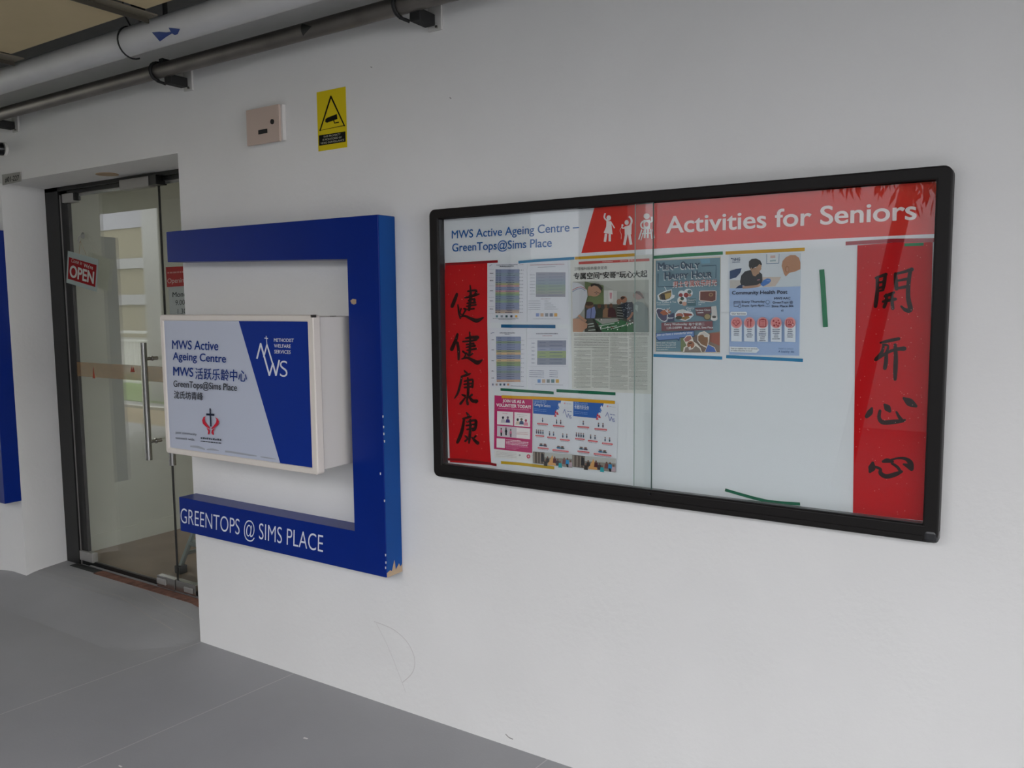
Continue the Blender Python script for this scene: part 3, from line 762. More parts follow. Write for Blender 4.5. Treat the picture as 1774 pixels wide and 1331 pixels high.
# pale man on the right
p.poly([(1080, 820), (1150, 780), (1240, 800), (1325, 900), (1330, 1288), (1085, 1288)], '#7f8a88'); p.poly([(1120, 830), (1160, 850), (1150, 960), (1110, 900)], '#a9b5b2')
p.disc(1160, 690, 80, 66, '#ab8c86', 16); p.poly([(1085, 660), (1130, 615), (1190, 620), (1240, 690), (1260, 720), (1245, 745), (1200, 690), (1140, 650)], '#6f5f5c')
# big man in the white shirt on the left
p.poly([(78, 470), (160, 475), (240, 510), (320, 600), (330, 700), (300, 800), (270, 900), (200, 1000), (130, 1065), (84, 1060)], '#c9cbd0')
p.line([(80, 600), (150, 560), (230, 545), (300, 585)], 10, '#a9505a', True); p.line([(80, 628), (150, 585), (230, 570), (295, 612)], 8, '#4a5a86', True)
p.disc(440, 605, 112, 98, '#b28a72', 18); p.poly([(330, 600), (345, 540), (400, 520), (420, 600), (390, 690), (340, 690)], '#b28a72')
p.poly([(380, 500), (440, 485), (520, 500), (578, 560), (560, 620), (540, 590), (500, 540), (440, 520), (385, 545)], '#3a3430')
p.line([(440, 640), (480, 625), (530, 650)], 8, '#4a3a34'); p.disc(478, 655, 16, 14, '#8c7468', 8)
p.poly([(88, 1070), (190, 1060), (250, 1100), (330, 1150), (320, 1220), (270, 1250), (250, 1285), (90, 1282)], '#b98f76')
p.line([(180, 1010), (240, 1060), (310, 1110)], 40, '#b98f76', True)
p.build('picture', o)
p = Print(crop(840, 440, 5.547, YP), YN)
for i in range(2): p.fuzz(860, 772 + i * 13, 1580, 768 + i * 13, 6, '#5f605c', 5, 16, 3)
colx = [(862, 1020, 930), (1035, 1195, 905), (1212, 1385, 800), (1398, 1575, 800)]
for i in range(7): p.fuzz(860, 812 + i * 15, 1195, 808 + i * 15, 5.5, '#6a6b66', 5, 14, 2.5)
for (a_, b_, t_) in colx:
    yy = t_
    while yy < 1290 + (a_ - 860) * 0.03:
        e = b_ - (random.random() < .2) * random.uniform(30, 100)
        p.fuzz(a_ + (random.random() < .15) * 20, yy, e, yy + 2, 4.5, '#85867f', 4, 9, 2); yy += 12.2
p.build('article_text', o)

# ---- happy hour poster (crop 1130,435 x14.01; lower half offset +1261)
o = paper('event_poster', 'grey blue poster headed Men-Only Happy Hour with food drawings', 'poster', [(1133.5, 450), (1248.5, 444), (1247.5, 612.5), (1134.5, 609.5)][::-1], 'printed posters pinned in the notice board', col='#d9cfc0')
p = Print(crop(1130, 435, 14.008, YP), YP - 0.0003)
p.poly([(85, 232), (1650, 160), (1640, 2455), (90, 2440)], '#6f8f9c')
p.poly([(1150, 200), (1400, 185), (1400, 300), (1200, 310)], '#6f9db4'); p.poly([(700, 2100), (1640, 1950), (1640, 2455), (690, 2440)], '#8f7a6c'); p.poly([(690, 2100), (860, 2080), (860, 2442), (690, 2440)], '#7f8a60')
p.poly([(1400, 2000), (1640, 1980), (1640, 2300), (1400, 2200)], '#a3604e')
D_ = '#2e4a60'; L_ = '#dfe4e6'
p.line([(1200, 365), (1550, 348), (1545, 660)], 20, D_); p.line([(145, 545), (140, 870), (520, 862)], 20, D_)
for dx, dy, c in ((-22, 22, L_), (0, 0, D_)):
    p.text('M', 155 + dx, 455 + dy, 305 + dx, 450 + dy, 165, c, .05); p.text('EN', 320 + dx, 448 + dy, 530 + dx, 442 + dy, 112, c, .05)
    p.line([(555 + dx, 385 + dy), (660 + dx, 362 + dy)], 26, c); p.text('O', 705 + dx, 432 + dy, 820 + dx, 425 + dy, 165, c, .05); p.text('NLY', 830 + dx, 425 + dy, 1165 + dx, 412 + dy, 118, c, .05)
    p.text('H', 320 + dx, 690 + dy, 445 + dx, 685 + dy, 175, c, .05); p.text('APPY', 455 + dx, 680 + dy, 890 + dx, 660 + dy, 118, c, .05)
    p.text('H', 985 + dx, 655 + dy, 1115 + dx, 650 + dy, 170, c, .05); p.text('OUR', 1125 + dx, 648 + dy, 1460 + dx, 635 + dy, 120, c, .05)
p.text('男士专属欢乐时光', 515, 885, 1580, 835, 108, L_, .035); p.text('男士专属欢乐时光', 530, 868, 1590, 818, 108, '#b5584c', .02)
p.build('headline', o)
p = Print(crop(1130, 435, 14.008, YP), YP - 0.0003 - .0014)
p.n = 5
# coffee cup
p.poly([(130, 1080), (200, 1020), (330, 965), (480, 930), (495, 1060), (555, 1075), (540, 1130), (400, 1210), (250, 1225), (150, 1190)], L_)
p.poly([(165, 1085), (220, 1035), (350, 985), (470, 950), (470, 1080), (430, 1150), (320, 1190), (200, 1180)], '#6b5a3a'); p.poly([(310, 1040), (465, 1010), (455, 1100), (400, 1150), (330, 1165)], '#b59a58'); p.poly([(200, 1050), (300, 1040), (330, 1190), (240, 1185)], '#2b2624'); p.line([(300, 870), (330, 910), (350, 970)], 16, L_, True)
# fruit and dessert
for cx, cy, r, c in ((720, 1040, 85, L_), (880, 1020, 110, L_), (730, 1200, 115, L_), (700, 1070, 50, '#8d3030'), (830, 1070, 60, '#93302e'), (910, 990, 50, '#4f6a68'), (920, 1070, 40, '#b98a7a'), (700, 1190, 60, '#e3d6c4'), (735, 1155, 45, '#33493e'), (700, 1255, 40, '#3a3228'), (790, 1280, 55, '#c99c88')): p.disc(cx, cy, r, r * .95, c, 14)
# chocolate box
p.poly([(1150, 985), (1185, 965), (1540, 960), (1570, 985), (1560, 1200), (1450, 1240), (1180, 1215), (1145, 1190)], '#e6d3cc'); p.poly([(1175, 985), (1545, 975), (1545, 1190), (1465, 1225), (1170, 1195)], '#6f3c30'); p.disc(1432, 1060, 52, 45, '#9d7d55', 14); p.disc(1432, 1060, 30, 26, '#6f3c30', 12)
p.text('Free Coffee & Tea', 120, 1275, 590, 1255, 42, L_, .01); p.fuzz(135, 1315, 430, 1310, 22, L_, 14, 22, 14)
p.poly([(860, 1160), (1070, 1150), (1070, 1330), (860, 1330)], '#4a6c74'); p.text('Dessert', 870, 1215, 1065, 1205, 42, L_, .01); p.fuzz(870, 1255, 1050, 1250, 24, L_, 16, 26, 12)
p.text('Milo', 1140, 1270, 1290, 1262, 42, L_, .01); p.fuzz(1140, 1310, 1210, 1308, 22, L_, 16, 24, 14)
# plate of noodles
p.poly([(95, 1450), (130, 1385), (220, 1390), (330, 1430), (390, 1540), (380, 1680), (320, 1725), (240, 1700), (150, 1610)], L_)
p.poly([(115, 1455), (145, 1405), (220, 1410), (320, 1450), (370, 1540), (365, 1670), (310, 1700), (240, 1680), (165, 1600)], '#4c4660'); p.poly([(200, 1500), (250, 1450), (400, 1400), (470, 1480), (400, 1540), (280, 1560)], '#a95f3c')
for a_ in ((300, 1400), (380, 1385), (440, 1370), (470, 1450), (450, 1540)): p.line([(360, 1470), a_], 12, L_)
p.poly([(390, 1560), (540, 1500), (550, 1700), (380, 1720)], '#3c4260'); p.text('Beer', 395, 1650, 535, 1640, 48, L_, .01)
# curry plate
p.poly([(560, 1610), (570, 1520), (640, 1440), (760, 1410), (850, 1450), (980, 1480), (1030, 1550), (940, 1640), (820, 1700), (640, 1660)], L_)
p.disc(680, 1560, 90, 55, '#a5604c', 14); p.disc(665, 1620, 85, 42, '#2c3a2a', 14); p.poly([(760, 1500), (960, 1520), (1000, 1560), (800, 1600)], '#8d3a26'); p.poly([(740, 1600), (900, 1580), (930, 1620), (820, 1672), (720, 1650)], '#93703c'); p.disc(750, 1460, 75, 40, '#cfd6d2', 14)
p.text('Curry', 845, 1410, 1030, 1405, 48, L_, .02); p.fuzz(870, 1450, 960, 1448, 26, L_, 18, 26, 10)
p.poly([(1050, 1380), (1450, 1350), (1450, 1500), (1270, 1600), (1090, 1560)], '#6a464a'); p.text('Various Chess', 1065, 1455, 1425, 1448, 42, L_, .02); p.fuzz(1120, 1510, 1260, 1505, 26, L_, 18, 26, 12)
p.disc(1355, 1595, 88, 80, '#5d5138', 18); p.disc(1355, 1590, 70, 62, '#a09066', 18); p.poly([(1450, 1350), (1570, 1330), (1590, 1500), (1600, 1640), (1440, 1660), (1460, 1500)], '#c9c6c2'); p.disc(1520, 1640, 82, 55, '#d8d6d2', 16); p.disc(1520, 1600, 50, 30, '#4c4a46', 12)
p.poly([(240, 1740), (1480, 1700), (1490, 1915), (245, 1940)], '#7d4c52')
p.text('Every Wednesday', 320, 1805, 870, 1795, 52, L_, .02); p.text('每个星期二', 905, 1805, 1290, 1798, 52, L_, .01)
p.text('1:30-5:00PM', 375, 1895, 730, 1882, 52, L_, .02); p.text('Block 大牌 62, Sims Place', 800, 1890, 1495, 1875, 48, L_, .02)
p.poly([(105, 1995), (1040, 1925), (1045, 2080), (690, 2110), (670, 2185), (630, 2140), (170, 2180), (115, 2120)], '#2b4a78'); p.poly([(122, 2008), (1025, 1942), (1030, 2068), (678, 2095), (665, 2150), (635, 2120), (180, 2162), (130, 2110)], '#6f8cc0')
p.text('Join us have a wonderful time', 130, 2060, 990, 2000, 52, L_, .02, .25)
for i, t_ in enumerate(('MWS AAC GreenTops', 'Blk 62 Sims Place #01-227')): p.text(t_, 130, 2245 + 55 * i, 600, 2240 + 55 * i, 34, L_, .01)
p.fuzz(135, 2350, 600, 2345, 30, '#c3cdd0', 14, 30, 14); p.fuzz(135, 2405, 410, 2400, 30, '#c3cdd0', 14, 30, 14)
# two drawn men
p.poly([(770, 2450), (790, 2340), (860, 2290), (800, 2180), (775, 2140), (860, 2050), (960, 2040), (1000, 2100), (1030, 2200), (1100, 2240), (1200, 2350), (1230, 2452)], '#e6ddd0')
p.poly([(800, 2140), (870, 2070), (955, 2060), (980, 2130), (900, 2190), (830, 2200)], '#a9706a'); p.disc(960, 2270, 90, 90, '#a0694c', 14); p.poly([(900, 2240), (980, 2215), (985, 2240), (915, 2262)], '#1c1c1c'); p.poly([(800, 2450), (830, 2340), (900, 2320), (920, 2400), (1000, 2380), (1080, 2300), (1180, 2370), (1210, 2452)], '#8c7f74'); p.poly([(900, 2330), (960, 2310), (970, 2390), (920, 2400)], '#e0dcd6')
p.poly([(1120, 2050), (1170, 1980), (1290, 1940), (1420, 2030), (1400, 2200), (1380, 2260), (1540, 2330), (1590, 2450), (1290, 2452), (1340, 2350), (1200, 2280), (1120, 2180)], '#e6ddd0')
p.poly([(1140, 2060), (1250, 2010), (1300, 2090), (1370, 2080), (1380, 2180), (1350, 2320), (1220, 2260), (1140, 2170)], '#8f6848'); p.poly([(1150, 2030), (1280, 1955), (1400, 2040), (1370, 2090), (1300, 2085), (1280, 2030)], '#cfcac4'); p.poly([(1380, 2270), (1530, 2345), (1570, 2448), (1310, 2448), (1350, 2340)], '#4f6fb5')
p.build('picture', o)

# ---- community health poster (crop 1255,435 x12.67; lower crop 1255,530 = +1203.8)
o = paper('health_poster', 'pale blue Community Health Post poster with a photo of two men', 'poster', [(1262, 440.5), (1388, 436), (1386, 619), (1263.5, 615)][::-1], 'printed posters pinned in the notice board', col='#dfe6ee')
p = Print(crop(1255, 435, 12.671, YP), YP - 0.0003)
p.poly([(110, 815), (1670, 775), (1640, 2300), (108, 2275)], '#a3bbe0')
p.poly([(110, 85), (1680, 40), (1670, 775), (118, 820)], '#d3d9de')
p.poly([(920, 70), (1210, 60), (1200, 275), (920, 285)], '#7f93a8'); p.poly([(935, 70), (1198, 62), (1186, 262), (935, 272)], '#d8dcde'); p.poly([(1010, 100), (1120, 96), (1120, 150), (1010, 158)], '#cfb0a8'); p.poly([(1000, 200), (1130, 190), (1130, 225), (1000, 235)], '#9fb2b8')
p.poly([(118, 440), (250, 395), (380, 378), (350, 480), (260, 580), (118, 620)], '#23406a')
p.poly([(118, 640), (350, 640), (380, 720), (250, 820), (118, 815)], '#c3bdb6')
p.poly([(840, 570), (1250, 570), (1130, 770), (850, 790)], '#cdbdb0')
# nurse
p.poly([(345, 680), (370, 540), (450, 450), (560, 420), (760, 450), (830, 510), (838, 650), (800, 740), (600, 790), (540, 790), (370, 750)], '#26272b')
p.poly([(560, 380), (600, 370), (760, 360), (800, 330), (815, 390), (780, 440), (760, 500), (690, 530), (610, 480)], '#a98468'); p.poly([(720, 300), (800, 290), (820, 330), (790, 430), (740, 440), (690, 380)], '#b08a6e'); p.poly([(538, 330), (540, 230), (600, 175), (700, 165), (790, 210), (828, 290), (815, 320), (770, 285), (720, 340), (640, 370), (620, 400), (590, 360), (565, 395)], '#2c2a28')
p.poly([(600, 470), (720, 520), (680, 560), (630, 540)], '#a98468'); p.line([(722, 640), (782, 628)], 16, '#b87a8a')
p.poly([(360, 740), (400, 750), (400, 815), (250, 820), (300, 770)], '#22365c'); p.line([(400, 800), (560, 790), (720, 770), (800, 730)], 52, '#b8917a', True)
p.poly([(790, 730), (860, 640), (940, 600), (1010, 610), (1025, 660), (980, 715), (850, 780)], '#4275bd'); p.line([(930, 650), (1000, 655)], 8, '#8fb3de')
# patient from behind
p.poly([(1120, 770), (1230, 620), (1380, 540), (1430, 480), (1670, 420), (1668, 775)], '#cfd8de')
p.poly([(1260, 330), (1280, 220), (1350, 140), (1450, 90), (1560, 90), (1640, 150), (1672, 250), (1670, 400), (1560, 450), (1430, 480), (1350, 560), (1310, 500)], '#b58362'); p.disc(1380, 400, 48, 75, '#a3714f', 14); p.disc(1385, 405, 30, 52, '#b9876a', 14)
p.build('picture', o)
p = Print(crop(1255, 435, 12.671, YP), YP - 0.0003 - .002)
NV = '#27344e'
p.text('NHG', 190, 215, 350, 210, 62, '#33466a', .02); p.text('Health', 180, 265, 345, 260, 38, '#5a6f94', 0); p.disc(165, 165, 20, 14, '#33466a', 8)
p.text('Community Health Post', 175, 955, 1385, 935, 74, NV, .035)
p.text('MWS AAC', 1100, 1065, 1455, 1058, 46, NV, .03); p.text('GreenTops @', 1065, 1152, 1510, 1145, 46, NV, .03); p.text('Sims Place Blk', 1045, 1235, 1530, 1228, 46, NV, .03); p.text('62', 1255, 1325, 1305, 1323, 36, NV, .03)
p.text('Every Thursday', 390, 1140, 895, 1130, 46, NV, .03); p.text('from 1pm-4pm', 400, 1225, 880, 1215, 46, NV, .03)
p.line([(220, 1110), (355, 1105), (355, 1215), (225, 1220), (220, 1110)], 14, '#55607c'); p.line([(225, 1140), (355, 1136)], 12, '#55607c'); p.disc(345, 1210, 38, 36, '#55607c', 14); p.disc(345, 1210, 26, 24, '#a3bbe0', 14)
p.disc(958, 1120, 46, 44, '#6f86a6', 14); p.disc(958, 1120, 32, 30, '#a3bbe0', 14); p.line([(935, 1155), (958, 1190), (982, 1155)], 12, '#6f86a6'); p.line([(905, 1205), (958, 1225), (1015, 1200)], 10, '#6f86a6')
OY = 1203.8
p.rrect(140, OY + 130, 505, OY + 212, 30, '#e6ebee'); p.text('Our Services', 172, OY + 190, 478, OY + 188, 32, NV, .02)
xs = [(160, 395), (445, 680), (730, 972), (1030, 1272), (1335, 1578)]
for i, (a_, b_) in enumerate(xs):
    p.poly([(a_, OY + 400), (b_, OY + 400), (b_ - 4, OY + 785 + 3 * i), (a_ + 2, OY + 775 + 3 * i)], '#dfe6ee'); c_ = (a_ + b_) / 2
    p.disc(c_, OY + 370, 122, 122, '#e39c9c', 24); p.disc(c_, OY + 370, 100, 100, '#e08a88', 24)
    for k in range((4, 5, 7, 6, 5)[i]):
        hw = random.uniform(45, 90); p.fuzz(c_ - hw, OY + 525 + k * 41, c_ + hw, OY + 525 + k * 41, 18, '#5a6478', 20, 50, 3)
C_ = '#a63a40'
c_ = 278; p.line([(c_, OY + 440), (c_ - 75, OY + 365), (c_ - 60, OY + 320), (c_ - 25, OY + 315), (c_, OY + 345), (c_ + 25, OY + 315), (c_ + 60, OY + 320), (c_ + 75, OY + 365), (c_, OY + 440)], 12, C_); p.line([(c_ - 80, OY + 375), (c_ - 20, OY + 375), (c_, OY + 350), (c_ + 15, OY + 395), (c_ + 80, OY + 375)], 10, C_)
c_ = 562; p.line([(c_ - 30, OY + 330), (c_ - 30, OY + 455)], 18, C_); p.disc(c_ - 30, OY + 325, 24, 34, C_, 12); p.disc(c_ - 30, OY + 325, 12, 20, '#e9b0ae', 12); p.line([(c_ + 36, OY + 330), (c_ + 36, OY + 455)], 18, C_); p.rect(c_ + 16, OY + 290, c_ + 56, OY + 345, C_)
c_ = 862; p.rect(c_ - 72, OY + 295, c_ + 75, OY + 465, C_); p.rect(c_ - 54, OY + 315, c_ + 57, OY + 448, '#e08a88'); p.rect(c_ - 35, OY + 280, c_ + 35, OY + 312, C_)
for k in range(4): p.line([(c_ - 38, OY + 345 + 28 * k), (c_ + 42, OY + 345 + 28 * k)], 9, C_)
c_ = 1158
for dx, dy, r in ((-60, -40, 22), (0, -5, 20), (45, -50, 16), (65, 10, 20), (-45, 60, 24), (40, 70, 22), (0, 45, 16)): p.disc(c_ + dx, OY + 370 + dy, r, r, C_, 10)
c_ = 1450; p.line([(c_ - 70, OY + 310), (c_ + 60, OY + 310), (c_ + 62, OY + 380)], 12, C_); p.line([(c_ - 70, OY + 305), (c_ - 66, OY + 450), (c_ + 30, OY + 450)], 12, C_); p.disc(c_, OY + 355, 28, 28, C_, 14); p.disc(c_, OY + 355, 17, 17, '#e08a88', 12); p.poly([(c_ - 45, OY + 430), (c_ - 30, OY + 395), (c_ + 30, OY + 395), (c_ + 45, OY + 430)], C_); p.disc(c_ + 72, OY + 415, 36, 36, C_, 14); p.disc(c_ + 72, OY + 415, 24, 24, '#e9b0ae', 14)
p.poly([(140, OY + 890), (730, OY + 905), (790, OY + 965), (720, OY + 1030), (145, OY + 1010)], '#e6ebee')
p.text('Scan to register for our services', 165, OY + 945, 750, OY + 952, 28, '#3c4250', .02); p.text('or make enquiries in need', 165, OY + 990, 625, OY + 998, 28, '#3c4250', .02)
p.text('Health to nurture', 1210, OY + 950, 1530, OY + 955, 34, '#4c6c9c', .0, .2); p.text('A healthy life', 1200, OY + 1020, 1545, OY + 1028, 44, '#3c5c92', .02, .25)
p.build('lettering', o)

# ---- pink volunteer poster (crop 850,680 x9.86)
o = paper('volunteer_poster', 'pink poster reading Join Us As A Volunteer Today, beside the left scroll', 'poster', [(857, 685), (923, 688.5), (922.5, 799.5), (856.5, 793)][::-1], 'printed posters pinned in the notice board', col='#e3e3e0', y=YP - .0014)
p = Print(crop(850, 680, 9.86, YP), YP - 0.0016)
p.poly([(70, 50), (722, 85), (712, 1035), (62, 965)], '#bf2f6c')
WH = '#ece6e6'
p.text('JOIN US AS A', 212, 165, 585, 188, 48, WH, .05); p.text('VOLUNTEER TODAY!', 105, 238, 690, 275, 50, WH, .05)
p.fuzz(135, 272, 655, 305, 9, '#e3a9c0', 15, 40, 5)
p.poly([(118, 318), (392, 335), (390, 565), (116, 545)], WH); p.poly([(412, 336), (685, 355), (678, 592), (408, 570)], WH); p.poly([(118, 565), (682, 615), (680, 800), (116, 748)], WH); p.poly([(118, 565), (450, 595), (448, 778), (116, 748)], '#cfc6cc')
p.poly([(108, 782), (255, 790), (250, 952), (108, 940)], WH)
for (hx, hy, hc, bc) in ((218, 430, '#3c4048', '#c3c0c4'), (300, 430, '#7c6a78', '#4a3a7a'), (470, 465, '#33343c', '#d8c4b4'), (535, 460, '#7c6a60', '#4a5a7c'), (610, 480, '#a33c58', '#dc8ca0')):
    p.disc(hx, hy, 20, 24, hc, 12); p.poly([(hx - 38, hy + 85), (hx - 30, hy + 35), (hx, hy + 22), (hx + 32, hy + 38), (hx + 40, hy + 88)], bc)
for (hx, hy, tc, lc) in ((190, 620, '#d67c98', '#33343c'), (272, 612, '#2c2e38', '#2c2e38'), (352, 640, '#d67c98', '#7c5a70')):
    p.disc(hx, hy, 13, 16, '#6a4c50', 10); p.poly([(hx - 20, hy + 65), (hx - 15, hy + 18), (hx + 14, hy + 18), (hx + 22, hy + 65)], tc); p.poly([(hx - 14, hy + 65), (hx + 16, hy + 65), (hx + 14, hy + 120), (hx - 10, hy + 120)], lc)
p.fuzz(455, 682, 650, 690, 8, '#c9a0a8', 15, 30, 4); p.fuzz(455, 710, 650, 720, 9, '#d67c88', 15, 30, 4)
p.fuzz(215, 360, 295, 366, 9, '#d67c98', 15, 30, 4); p.fuzz(460, 380, 630, 392, 7, '#a9a2a8', 15, 30, 4); p.fuzz(495, 412, 600, 420, 7, '#a9a2a8', 15, 30, 4)
for k in range(4): p.fuzz(275, 812 + 23 * k, (530, 655, 655, 640)[k], 820 + 27 * k + 12, 13, '#f0dbe4', 15, 40, 5)
for k in range(4): p.fuzz(275, 905 + 18 * k, (640, 655, 500, 450)[k], 925 + 18 * k, 7, '#dc9ab8', 12, 30, 5)
for k in range(4): p.fuzz(110, 1010 + 24 * k, 455, 1040 + 24 * k, 6, '#b8b0b0', 15, 40, 5)
p.disc(510, 1070, 16, 18, '#a9a8a8', 12); p.disc(658, 1090, 32, 36, '#c34c64', 16); p.disc(658, 1090, 14, 16, '#e3b0b8', 10)
p.build('printed_design', o)

# ---- two white and blue brochures
def brochure(label, outline, pts4, chinese, yy):
    """pts4: px of TL, TR, BR, BL; local 0..1"""
    o = paper('service_poster', label, 'poster', outline, 'printed posters pinned in the notice board', col='#dcdfe4', y=yy)
    (a, b, c, d) = [np.array(at(*q, YP)) for q in pts4]
    fn = lambda u, v: tuple((a * (1 - u) + b * u) * (1 - v) + (d * (1 - u) + c * u) * v)
    p = Print(fn, yy - 0.0002)
    p.poly([(0, 0), (.70, 0), (.66, .07), (.60, .12), (.54, .24), (0, .235)], '#2f63b0')
    for k, (x, y_) in enumerate(((.64, .06), (.60, .12), (.56, .18), (.60, .2), (.55, .23), (.62, .1))):
        p.poly([(x - .03, y_ + .03), (x, y_ - .02), (x + .035, y_ + .03)], ('#e8e8ee', '#2f63b0', '#c3384a', '#c3384a', '#d05060', '#5a80c0')[k])
    p.text('长者的好伙伴' if chinese else 'Caring for Seniors', .03, .115, .36 if chinese else .43, .125, .045, '#dfe6f2', .01)
    for k in range(3): p.fuzz(.03, .03 + .016 * k, .33, .034 + .016 * k, .007, '#9db7e0', .03, .07, .01)
    for k in range(2): p.fuzz(.03, .165 + .025 * k, .33, .17 + .025 * k, .008, '#7fa0d6', .03, .07, .01)
    p.disc(.78, .05, .02, .014, '#d8a0a8', 8); p.fuzz(.82, .055, .95, .06, .008, '#b0b4bc', .03, .07, .01)
    p.segs([(.74, .20), (.78, .14), (.84, .26), (.87, .20), (.90, .26)], .010, '#5a68a8'); p.fuzz(.84, .17, .95, .175, .014, '#7a84b0', .03, .06, .01); p.text('S', .90, .27, .95, .272, .05, '#5a68a8')
    rr = ('#d4525a', '#d4525a')
    cells = [((.28, .36), (.64, .37)), ((.16, .60), (.47, .61), (.80, .62)), ((.26, .84), (.68, .855))]
    cells = [(.24, .375, .27), (.64, .385, .28), (.17, .56, .22), (.47, .57, .22), (.80, .585, .24), (.26, .745, .28), (.70, .755, .40)]
    for k, (cx, cy, ww) in enumerate(cells):
        p.rrect(cx - ww / 2, cy, cx + ww / 2, cy + .022, .008, '#d4525a')
        p.fuzz(cx - ww / 2 + .02, cy + .017, cx + ww / 2 - .02, cy + .017, .009, '#e9a9ac', .02, .05, .008)
        p.fuzz(cx - ww / 2 + .02, cy + .035, cx + ww / 2 - .02, cy + .037, .007, '#8a8e98', .02, .05, .008)
        for j in range((1, 2, 4, 2, 2, 2, 2)[k]):
            ex = cx + (j - ((1, 2, 4, 2, 2, 2, 2)[k] - 1) / 2) * (.055 if k == 2 else .10)
            cc = ('#4c5c74', '#33586c', '#5c4c60', '#3c4c5c')[(j + k) % 4]
            if k == 6: cc = ('#2f6f96', '#3c5a60')[j]
            h_ = .085 if k < 5 else .06; bw = .012 if k < 5 else .04
            p.poly([(ex - bw, cy - .02), (ex - bw * 1.3, cy - h_ * .6), (ex, cy - h_ * .8), (ex + bw * 1.4, cy - h_ * .55), (ex + bw, cy - .02)], cc); p.disc(ex, cy - h_ * .88, bw * .9 + .004, .011, '#8a6a60', 8)
    # group photo strip
    p.poly([(0, .82), (1, .80), (1, 1), (0, 1)], '#8c8880')
    p.poly([(.02, .82), (.30, .815), (.30, 1), (.02, 1)], '#6a6058'); p.poly([(.30, .815), (1, .80), (1, .87), (.30, .89)], '#b9bab6')
    for k in range(7): p.rect(.03 + .04 * k, .825, .045 + .04 * k, .99, ('#a89a8c', '#54463e')[k % 2])
    p.poly([(.22, .84), (.28, .84), (.29, .96), (.21, .96)], '#2f2e32')
    p.poly([(.38, 1), (.50, .84), (.60, 1)], '#d9a468')
    for (cx, cy, bc) in ((.38, .88, '#3a3634'), (.56, .87, '#5a2e34'), (.64, .90, '#4a4448'), (.70, .93, '#2fa0a8'), (.80, .87, '#7a4a48'), (.88, .87, '#2f8fc4'), (.96, .90, '#b8a0a8'), (.33, .93, '#3a3634')):
        p.poly([(cx - .045, cy + .09), (cx - .035, cy + .02), (cx + .035, cy + .02), (cx + .05, cy + .09)], bc); p.disc(cx, cy + .005, .02, .017, '#7a5a4c', 8)
    p.poly([(.85, .95), (.87, 1), (.91, 1), (.90, .95)], '#20242c'); p.poly([(.40, .96), (.50, .93), (.52, 1), (.40, 1)], '#d9a468')
    p.build('printed_design', o)
brochure('white poster with blue top Caring for Seniors, middle of the three small posters', [(924, 690), (995, 694), (993, 810), (925, 802)][::-1],
         [(924, 690), (995, 694), (993, 810), (925, 802)], False, YP - .0008)
brochure('white poster with blue top in Chinese, rightmost of the three small posters', [(994, 694), (1071, 699), (1068, 818), (993, 808)][::-1],
         [(994, 694), (1071, 699), (1068, 818), (993, 808)], True, YP - .0024)

# ================================================================ BLUE SIGN FRAME
bf = thing('sign_frame', 'thick blue three-sided sign frame reading GREENTOPS @ SIMS PLACE, beside the glass door', 'sign frame', (-2.6, 0, .55))
YB = -0.09
o = MB().prism_y([(-3.25, 1.866), (-2.031, 1.862), (-2.031, .549), (-3.25, .549), (-3.25, .702), (-2.185, .702), (-2.185, 1.712), (-3.25, 1.737)], YB, -0.0005).build('frame_body', M_BLUE, bf, bevel=0.002)
# right side face in a lighter blue
MB().box(-2.0312, -2.0302, YB + .004, -0.002, .551, 1.860).build('side_face', M_BLUESIDE, bf)
p = Print(lambda a_, b_: at(a_, b_, YB), YB - 0.0004)
p.text('GREENTOPS @ SIMS PLACE', 313, 905.5, 559.5, 957, 25.5, '#d7dbe6', -0.008)
p.build('lettering', bf)
# chipped spots
def chip(pts, y, m, parent=None, name='paint_chip'):
    return MB().prism_y([at(*q, y) for q in pts], y - .0004, y + .0004).build(name, m, parent or bf)
chip([(607, 521), (611, 518), (617, 519), (617, 526), (613, 528), (609, 526)], YB - .0004, M_CHIP)
M_WCHIP = mat('white_chip', '#cfcfd2', .7)
for q in ((663.5, 722), (664.5, 740), (665, 752), (666, 765), (666, 868), (659, 821), (668, 962), (668.5, 975), (668, 984)):
    chip([(q[0] - 1, q[1] - 2), (q[0] + 1, q[1] - 2), (q[0] + .8, q[1] + 2), (q[0] - .6, q[1] + 2)], YB - .0004, M_WCHIP)
# broken lower right corner: exposed wood on the side face
vz = lambda yy, z: (-2.0298, yy, z)
MB().add([vz(-.086, .549), vz(-.088, .566), vz(-.07, .572), vz(-.06, .567), vz(-.045, .605), vz(-.038, .566), vz(-.02, .585), vz(-.012, .57), vz(-.002, .58), vz(-.002, .549)], [tuple(range(10))]).build('paint_chip', M_CHIP, bf)

# ================================================================ LIGHT BOX SIGN
YL = -0.24
lb = thing('light_box_sign', 'cream framed light box sign with MWS Active Ageing Centre lettering, inside the blue frame', 'sign', (-2.7, 0, .93))
X0, X1, Z0, Z1 = -3.104, -2.211, .938, 1.5125
XB = -2.347
M_BODY = mat('lightbox_body', '#d9d4cd', 0.5)
